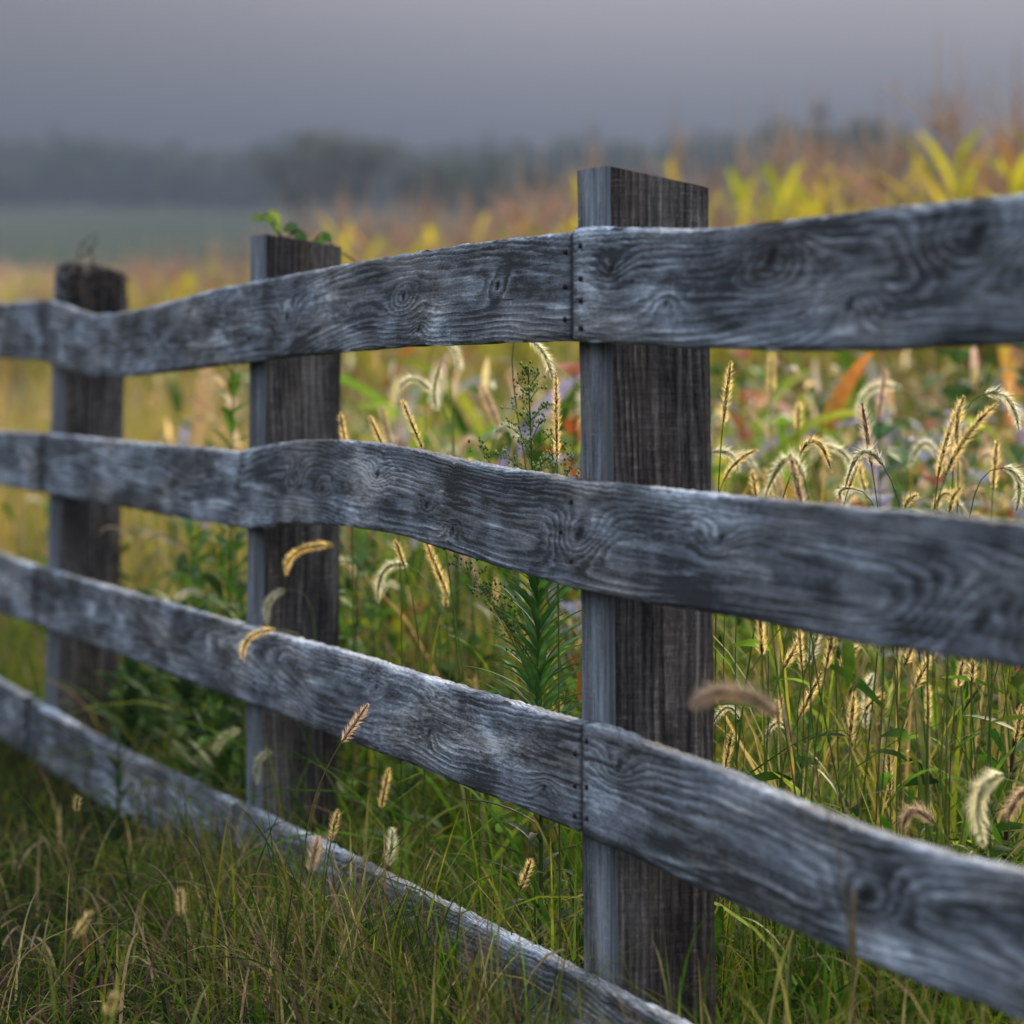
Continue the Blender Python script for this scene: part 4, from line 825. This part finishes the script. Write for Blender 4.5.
# ------------------------------------------------------------------ the corn
def corn_plant(seed, detail=True):
    rs = np.random.default_rng(seed); H = rs.uniform(1.65, 1.85); root = empty('corn_plant', (0, 0, 0))
    t = np.linspace(0, 1, 10); mb = MB(); tube(mb, np.stack([.04 * t**2 * rs.uniform(-1, 1), .04 * t**2 * rs.uniform(-1, 1), H * t], -1), np.linspace(.013, .005, 10), srgb(150, 128, 70), 6); mb.build('stalk', M_leafb, root)
    for i in range(16):
        f = (i + 1) / 16.5; z = H * (.12 + .86 * f); az = (i % 2) * math.pi + rs.uniform(-.5, .5); L_ = rs.uniform(.45, .7) * (1 - .5 * f)
        c0 = [(172, 166, 46), (146, 152, 46), (112, 134, 44), (176, 134, 80), (160, 122, 98), (188, 168, 54)][rs.choice(6, p=[.28, .20, .14, .12, .10, .16])]
        if f < .4: c0 = [(150, 112, 74), (120, 92, 60), (104, 118, 48)][rs.integers(3)]
        el = R(rs.uniform(52, 76)); mb = MB(); leafblade(mb, (0, 0, z), (math.cos(az) * math.cos(el), math.sin(az) * math.cos(el), math.sin(el)), L_, rs.uniform(.045, .07), rs.uniform(.4, 2.3) * (1 if f < .7 else .35), srgb(*c0), 10, fold=.3); mb.build('leaf', M_leaf, root)
    mb = MB()
    for j in range(13):
        az = rs.uniform(0, 6.28); sp_ = rs.uniform(.05, .75) if j else 0; l = rs.uniform(.2, .36) if j else .48; t = np.linspace(0, 1, 6)
        P = np.stack([np.cos(az) * np.sin(sp_) * l * t, np.sin(az) * np.sin(sp_) * l * t, H + .04 + l * t * np.cos(sp_) - .05 * t**2], -1)
        tube(mb, P, np.linspace(.0048, .0022, 6), srgb(*[(182, 150, 124), (164, 130, 108), (194, 166, 134)][rs.integers(3)]), 4)
    tube(mb, [(0, 0, H - .05), (0, 0, H + .1)], .004, srgb(150, 110, 80), 5); mb.build('tassel', M_twig, root)
    return root
cprot = [corn_plant(300 + i) for i in range(7)]
EX = np.array([-9, -4.2, 0., 2.1, 6]); EY = np.array([60, 44, 26, 17.6, 13.])     # the field's near edge
def corn_edge(x): return np.interp(x, EX, EY)
cand = []
for row in range(0, 60):
    for col in range(-85, 70):
        # rows parallel to the edge
        x = col * .21 + random.uniform(-.06, .06); y = corn_edge(x) + row * .78 + random.uniform(-.1, .1)
        if x < -y * .1156 - 1.8 or x > y * .1156 + 4.0 or y > 70: continue
        if x < -2.0 and row > 16: continue
        cand.append((y, x, row, 512 + F * x / y))
cand.sort(key=lambda c: (c[2] > 8 or not -30 < c[3] < 1060, c[0])); n_ind = 0; rest = []
posn = lambda px: 'left of the farthest post' if px < 55 else ('between the farthest and second posts' if px < 250 else 'between the second and nearest posts' if px < 420 else ('just left of the nearest post' if px < 580 else 'just right of the nearest post' if px < 800 else 'above the right part of the top rail'))
for (y, x, row, px) in cand:
    if n_ind < 285:
        i = n_ind % 7 if n_ind < 7 else random.randrange(7); root = cprot[i] if n_ind < 7 else copy_tree(cprot[i])
        s_ = random.uniform(.88, 1.1); root.location = (x, y, float(terrain(x, y))); root.scale = (s_,) * 3; root.rotation_euler = (random.uniform(-.05, .05), random.uniform(-.05, .05), random.uniform(0, 6.28))
        depth = ['front row', 'second row', 'third row'][row] if row < 3 else 'inner rows'
        root['label'] = f'drying yellow corn plant, {depth}, {posn(px)}'; root['category'] = 'corn plant'; root['group'] = f'corn plants, {depth} {posn(px)}'; n_ind += 1
    else: rest.append((x, y))
n = len(rest); xy = np.array(rest); print('corn', n_ind, 'rest', n)
mb = MB(); z0 = terrain(xy[:, 0], xy[:, 1]); sc_ = rng.uniform(.88, 1.1, n)
for lv in range(9):
    f = (lv + 5) / 13.5; m_ = 1
    base = np.stack([xy[:, 0], xy[:, 1], z0 + sc_ * 1.75 * (.12 + .86 * f)], -1); az = (lv % 2) * math.pi + rng.uniform(-.6, .6, n)
    c = palette([srgb(160, 160, 42), srgb(150, 160, 40), srgb(112, 130, 44), srgb(150, 112, 80), srgb(138, 104, 88)], [3, 2, 2, 2, 2], n, .15)
    V, Q, C = blades(base, rng.uniform(.4, .6, n), az, rng.uniform(.25, .6, n), rng.uniform(.4, 2.0, n), rng.uniform(.045, .07, n), 6, c, shape='leaf'); mb.add(V, Q, C=C)
for lv in range(7):
    base = np.stack([xy[:, 0], xy[:, 1], z0 + sc_ * 1.77], -1); c = palette([srgb(182, 150, 124), srgb(164, 130, 108), srgb(194, 166, 134)], [1, 1, 1], n, .15)
    V, Q, C = blades(base, rng.uniform(.24, .44, n), rng.uniform(0, 6.28, n), rng.uniform(.02, .6, n), rng.uniform(0, .3, n), np.full(n, .010), 4, c, shape='stem'); mb.add(V, Q, C=C)
V, Q, C = blades(np.stack([xy[:, 0], xy[:, 1], z0], -1), sc_ * 1.85, np.zeros(n), np.zeros(n), np.zeros(n), np.full(n, .024), 3, palette([srgb(150, 128, 70)], [1], n), shape='stem'); mb.add(V, Q, C=C)
o = mb.build('corn_field', M_leaf); tag(o, 'mass of ripening corn stretching back behind the front rows', 'corn field', kind='stuff')

# ------------------------------------------------------------------ the far trees
def tree(seed, H, wide, cols):
    rs = np.random.default_rng(seed); root = empty('broadleaf_tree', (0, 0, 0)); mb = MB(); bark = srgb(70, 62, 56)
    t = np.linspace(0, 1, 10); top = H * .8
    tube(mb, np.stack([.3 * np.sin(t * 3 + seed), .3 * np.cos(t * 2.5 + seed) - .3, top * t], -1), np.linspace(.32, .06, 10) * H / 12, bark, 8)
    cl = []
    for i in range(12):
        z = H * rs.uniform(.22, .75); az = i * 2.4; l = wide * rs.uniform(.35, .85) * (1 - .5 * z / H); e = np.array([math.cos(az) * l, math.sin(az) * l, z + l * rs.uniform(.2, .7)])
        tt = np.linspace(0, 1, 6)[:, None]; P0 = np.array([0, 0, z]); P = P0 * (1 - tt) + e * tt + np.array([0, 0, .3]) * np.sin(np.pi * tt); tube(mb, P, np.linspace(.11, .03, 6), bark, 5); cl.append(e)
    mb.build('trunk', M_twig, root)
    for i in range(30):
        v = rs.normal(0, 1, 3); v /= np.linalg.norm(v); rr = rs.uniform(.45, 1) ; cl.append(np.array([v[0] * wide * .5 * rr, v[1] * wide * .5 * rr, H * .58 + v[2] * H * .38 * rr]))
    n_ = 4200; cc = np.array(cl); ci = rs.integers(0, len(cc), n_); sz = rs.uniform(.6, 1.35, len(cc)) * wide * .13
    d = rs.normal(0, 1, (n_, 3)); d /= np.linalg.norm(d, axis=1)[:, None]; P = cc[ci] + d * (sz[ci] * rs.random(n_)**.4)[:, None]; P[:, 2] = np.maximum(P[:, 2], .4)
    a = rs.normal(0, 1, (n_, 3)); a /= np.linalg.norm(a, axis=1)[:, None]; b = np.cross(a, rs.normal(0, 1, (n_, 3))); b /= np.linalg.norm(b, axis=1)[:, None]; s = rs.uniform(.12, .28, (n_, 1))
    V = np.stack([P - a * s, P + b * s * .6, P + a * s, P - b * s * .6], 1); C = palette([srgb(*c) for c in cols], np.ones(len(cols)), n_, .25)
    mb = MB(); mb.add(V, np.arange(n_ * 4).reshape(-1, 4), C=np.repeat(C, 4, axis=0)); mb.build('crown', M_crown, root, smooth=False)
    return root
tp = [tree(1, 11.5, 10, [(58, 74, 46), (70, 84, 52)]), tree(2, 13, 11, [(50, 66, 44), (64, 76, 50)]), tree(3, 10, 9, [(84, 80, 50), (72, 74, 46)]), tree(4, 12, 12, [(62, 76, 48), (46, 62, 42)])]
TL = []
for i in range(110):
    px = -170 + i * 12.5 + random.uniform(-5, 5); Dt = 540 + random.uniform(-25, 30) + (40 if i % 2 else 0); TL.append((px, Dt, random.uniform(.8, .95) + .08 * float(vnoise(px / 90., 12)), random.randrange(4), 'wood'))
TL += [(300, 330, .72, 2, 'near'), (345, 320, .80, 2, 'near'), (430, 290, .52, 2, 'near'), (480, 300, .5, 0, 'near'), (545, 300, .5, 2, 'near'), (845, 330, .74, 3, 'near'), (815, 345, .62, 1, 'near'), (880, 340, .6, 3, 'near')]
nearlab = ['brownish tree standing out in front of the misty wood, left of two', 'brownish tree standing out in front of the misty wood, right of two',
 'small dim tree between the second post and the weed tip, before the misty wood', 'small green tree left of the nearest post top, before the misty wood', 'small brown tree just left of the nearest post top',
 'tallest rounded green tree in the mist at the right', 'green tree left of the tallest in the misty clump at the right', 'green tree right of the tallest in the misty clump at the right']
usedt = set(); nl = 0
for (px, Dt, s_, k, kind) in TL:
    X = wx(px, Dt); root = tp[k] if k not in usedt else copy_tree(tp[k]); usedt.add(k)
    root.location = (X, Dt, float(terrain(X, Dt)) - (1.6 if kind == 'wood' else .5)); root.scale = (s_, s_, s_); root.rotation_euler = (0, 0, random.uniform(0, 6.28))
    if kind == 'near': tag(root, nearlab[nl], 'tree', 'lone trees in front of the wood'); nl += 1
    else:
        w = 'left of the farthest post' if px < 50 else ('between the farthest and second posts' if px < 260 else ('between the second and nearest posts' if px < 580 else 'right of the nearest post'))
        tag(root, 'dim blue grey tree in the misty wood, ' + w, 'tree', 'trees of the misty wood ' + w)

# ------------------------------------------------------------------ haze, sky, light
Vb = np.array([(x, y, z) for x in (-430, 430) for y in (-35, 790) for z in (-1.5, 52)], float)
mh, nt, nn, L = newmat('haze'); vp = N(nt, 'ShaderNodeVolumePrincipled'); vp.inputs['Color'].default_value = (.19, .235, .315, 1); vp.inputs['Density'].default_value = .0011; vp.inputs['Anisotropy'].default_value = .1
L.new(vp.outputs[0], N(nt, 'ShaderNodeOutputMaterial').inputs['Volume'])
hz = mesh_from('haze', Vb, [np.array([[0, 1, 3, 2], [4, 6, 7, 5], [0, 4, 5, 1], [2, 3, 7, 6], [0, 2, 6, 4], [1, 5, 7, 3]])], mh, smooth=False); tag(hz, 'thin blue grey evening mist over the whole field', 'haze', kind='stuff')

SUN_EL, SUN_AZ = R(19), R(20)      # azimuth measured from +Y towards +X
w = bpy.data.worlds.new('World'); scene.world = w; w.use_nodes = True; nt = w.node_tree; nt.nodes.clear(); L = nt.links
sky = N(nt, 'ShaderNodeTexSky', sky_type='NISHITA'); sky.sun_disc = False; sky.sun_elevation = SUN_EL; sky.sun_rotation = SUN_AZ; sky.air_density = 1.4; sky.dust_density = 2.5; sky.ozone_density = 2.0
# overcast evening: the clear sky is mostly hidden by an even mauve grey cloud layer
tc = N(nt, 'ShaderNodeTexCoord'); sep = N(nt, 'ShaderNodeSeparateXYZ'); L.new(tc.outputs['Generated'], sep.inputs[0])
cr = N(nt, 'ShaderNodeValToRGB'); e = cr.color_ramp.elements
e[0].position = 0.0; e[0].color = (.5, .62, .85, 1); e[1].position = 1.0; e[1].color = (7.5, 8.6, 10.8, 1)
q = e.new(.058); q.color = (.68, .78, 1.10, 1); q = e.new(.095); q.color = (2.85, 2.72, 3.05, 1); q = e.new(.4); q.color = (6.6, 7.2, 8.8, 1)
cn = N(nt, 'ShaderNodeTexNoise'); cn.inputs['Scale'].default_value = 3.0; cn.inputs['Detail'].default_value = 4; L.new(tc.outputs['Generated'], cn.inputs['Vector'])
L.new(sep.outputs['Z'], cr.inputs[0])
mr = N(nt, 'ShaderNodeMapRange'); mr.inputs['To Min'].default_value = .86; mr.inputs['To Max'].default_value = 1.14; mr.inputs['From Min'].default_value = .3; mr.inputs['From Max'].default_value = .7; L.new(cn.outputs[0], mr.inputs['Value'])
sc = N(nt, 'ShaderNodeVectorMath', operation='SCALE'); L.new(cr.outputs[0], sc.inputs[0]); L.new(mr.outputs[0], sc.inputs['Scale'])
def mrange(sock, a, b, c, d):
    q_ = N(nt, 'ShaderNodeMapRange')
    for k_, v_ in zip(('From Min', 'From Max', 'To Min', 'To Max'), (a, b, c, d)): q_.inputs[k_].default_value = v_
    L.new(sock, q_.inputs['Value']); return q_.outputs[0]
gx = mrange(sep.outputs['X'], -.13, .01, .40, 0); gz = mrange(sep.outputs['Z'], .1, .35, 1, 0)
ml = N(nt, 'ShaderNodeMath', operation='MULTIPLY'); L.new(gx, ml.inputs[0]); L.new(gz, ml.inputs[1])
sb = N(nt, 'ShaderNodeMath', operation='SUBTRACT'); sb.inputs[0].default_value = 1; L.new(ml.outputs[0], sb.inputs[1])
s2_ = N(nt, 'ShaderNodeVectorMath', operation='SCALE'); L.new(sc.outputs[0], s2_.inputs[0]); L.new(sb.outputs[0], s2_.inputs['Scale'])
mx = N(nt, 'ShaderNodeMix', data_type='RGBA'); mx.inputs['Factor'].default_value = .985; L.new(sky.outputs[0], mx.inputs['A']); L.new(s2_.outputs[0], mx.inputs['B'])
bg = N(nt, 'ShaderNodeBackground'); bg.inputs['Strength'].default_value = .1; L.new(mx.outputs['Result'], bg.inputs['Color'])
L.new(bg.outputs[0], N(nt, 'ShaderNodeOutputWorld').inputs['Surface'])
sl = bpy.data.lights.new('sun', 'SUN'); sl.energy = 3.0; sl.angle = R(10); sl.color = (1.0, .82, .58)
so = bpy.data.objects.new('sun', sl); COL.objects.link(so)
dirv = Vector((math.sin(SUN_AZ) * math.cos(SUN_EL), math.cos(SUN_AZ) * math.cos(SUN_EL), math.sin(SUN_EL)))
so.rotation_euler = dirv.to_track_quat('Z', 'Y').to_euler(); so.location = (0, 0, 40)

cam = bpy.data.cameras.new('camera'); co = bpy.data.objects.new('camera', cam); COL.objects.link(co)
co.location = (0, 0, CH); co.rotation_euler = (R(90), 0, 0)
cam.sensor_width = 36; cam.lens = F / 1024 * 36; cam.shift_y = -(512 - HY) / 1024; cam.clip_start = .05; cam.clip_end = 3000
cam.dof.use_dof = True; cam.dof.focus_distance = 6.0; cam.dof.aperture_fstop = 155.7 / 28.0
scene.camera = co
scene.view_settings.view_transform = 'Standard'; scene.view_settings.look = 'None'; scene.view_settings.exposure = .85; scene.view_settings.gamma = 1
cy = scene.cycles; cy.max_bounces = 8; cy.transparent_max_bounces = 8; cy.volume_bounces = 1; cy.transmission_bounces = 6; cy.diffuse_bounces = 4
cy.use_denoising = True
try: cy.denoiser = 'OPENIMAGEDENOISE'; cy.denoising_input_passes = 'RGB_ALBEDO_NORMAL'
except Exception: pass
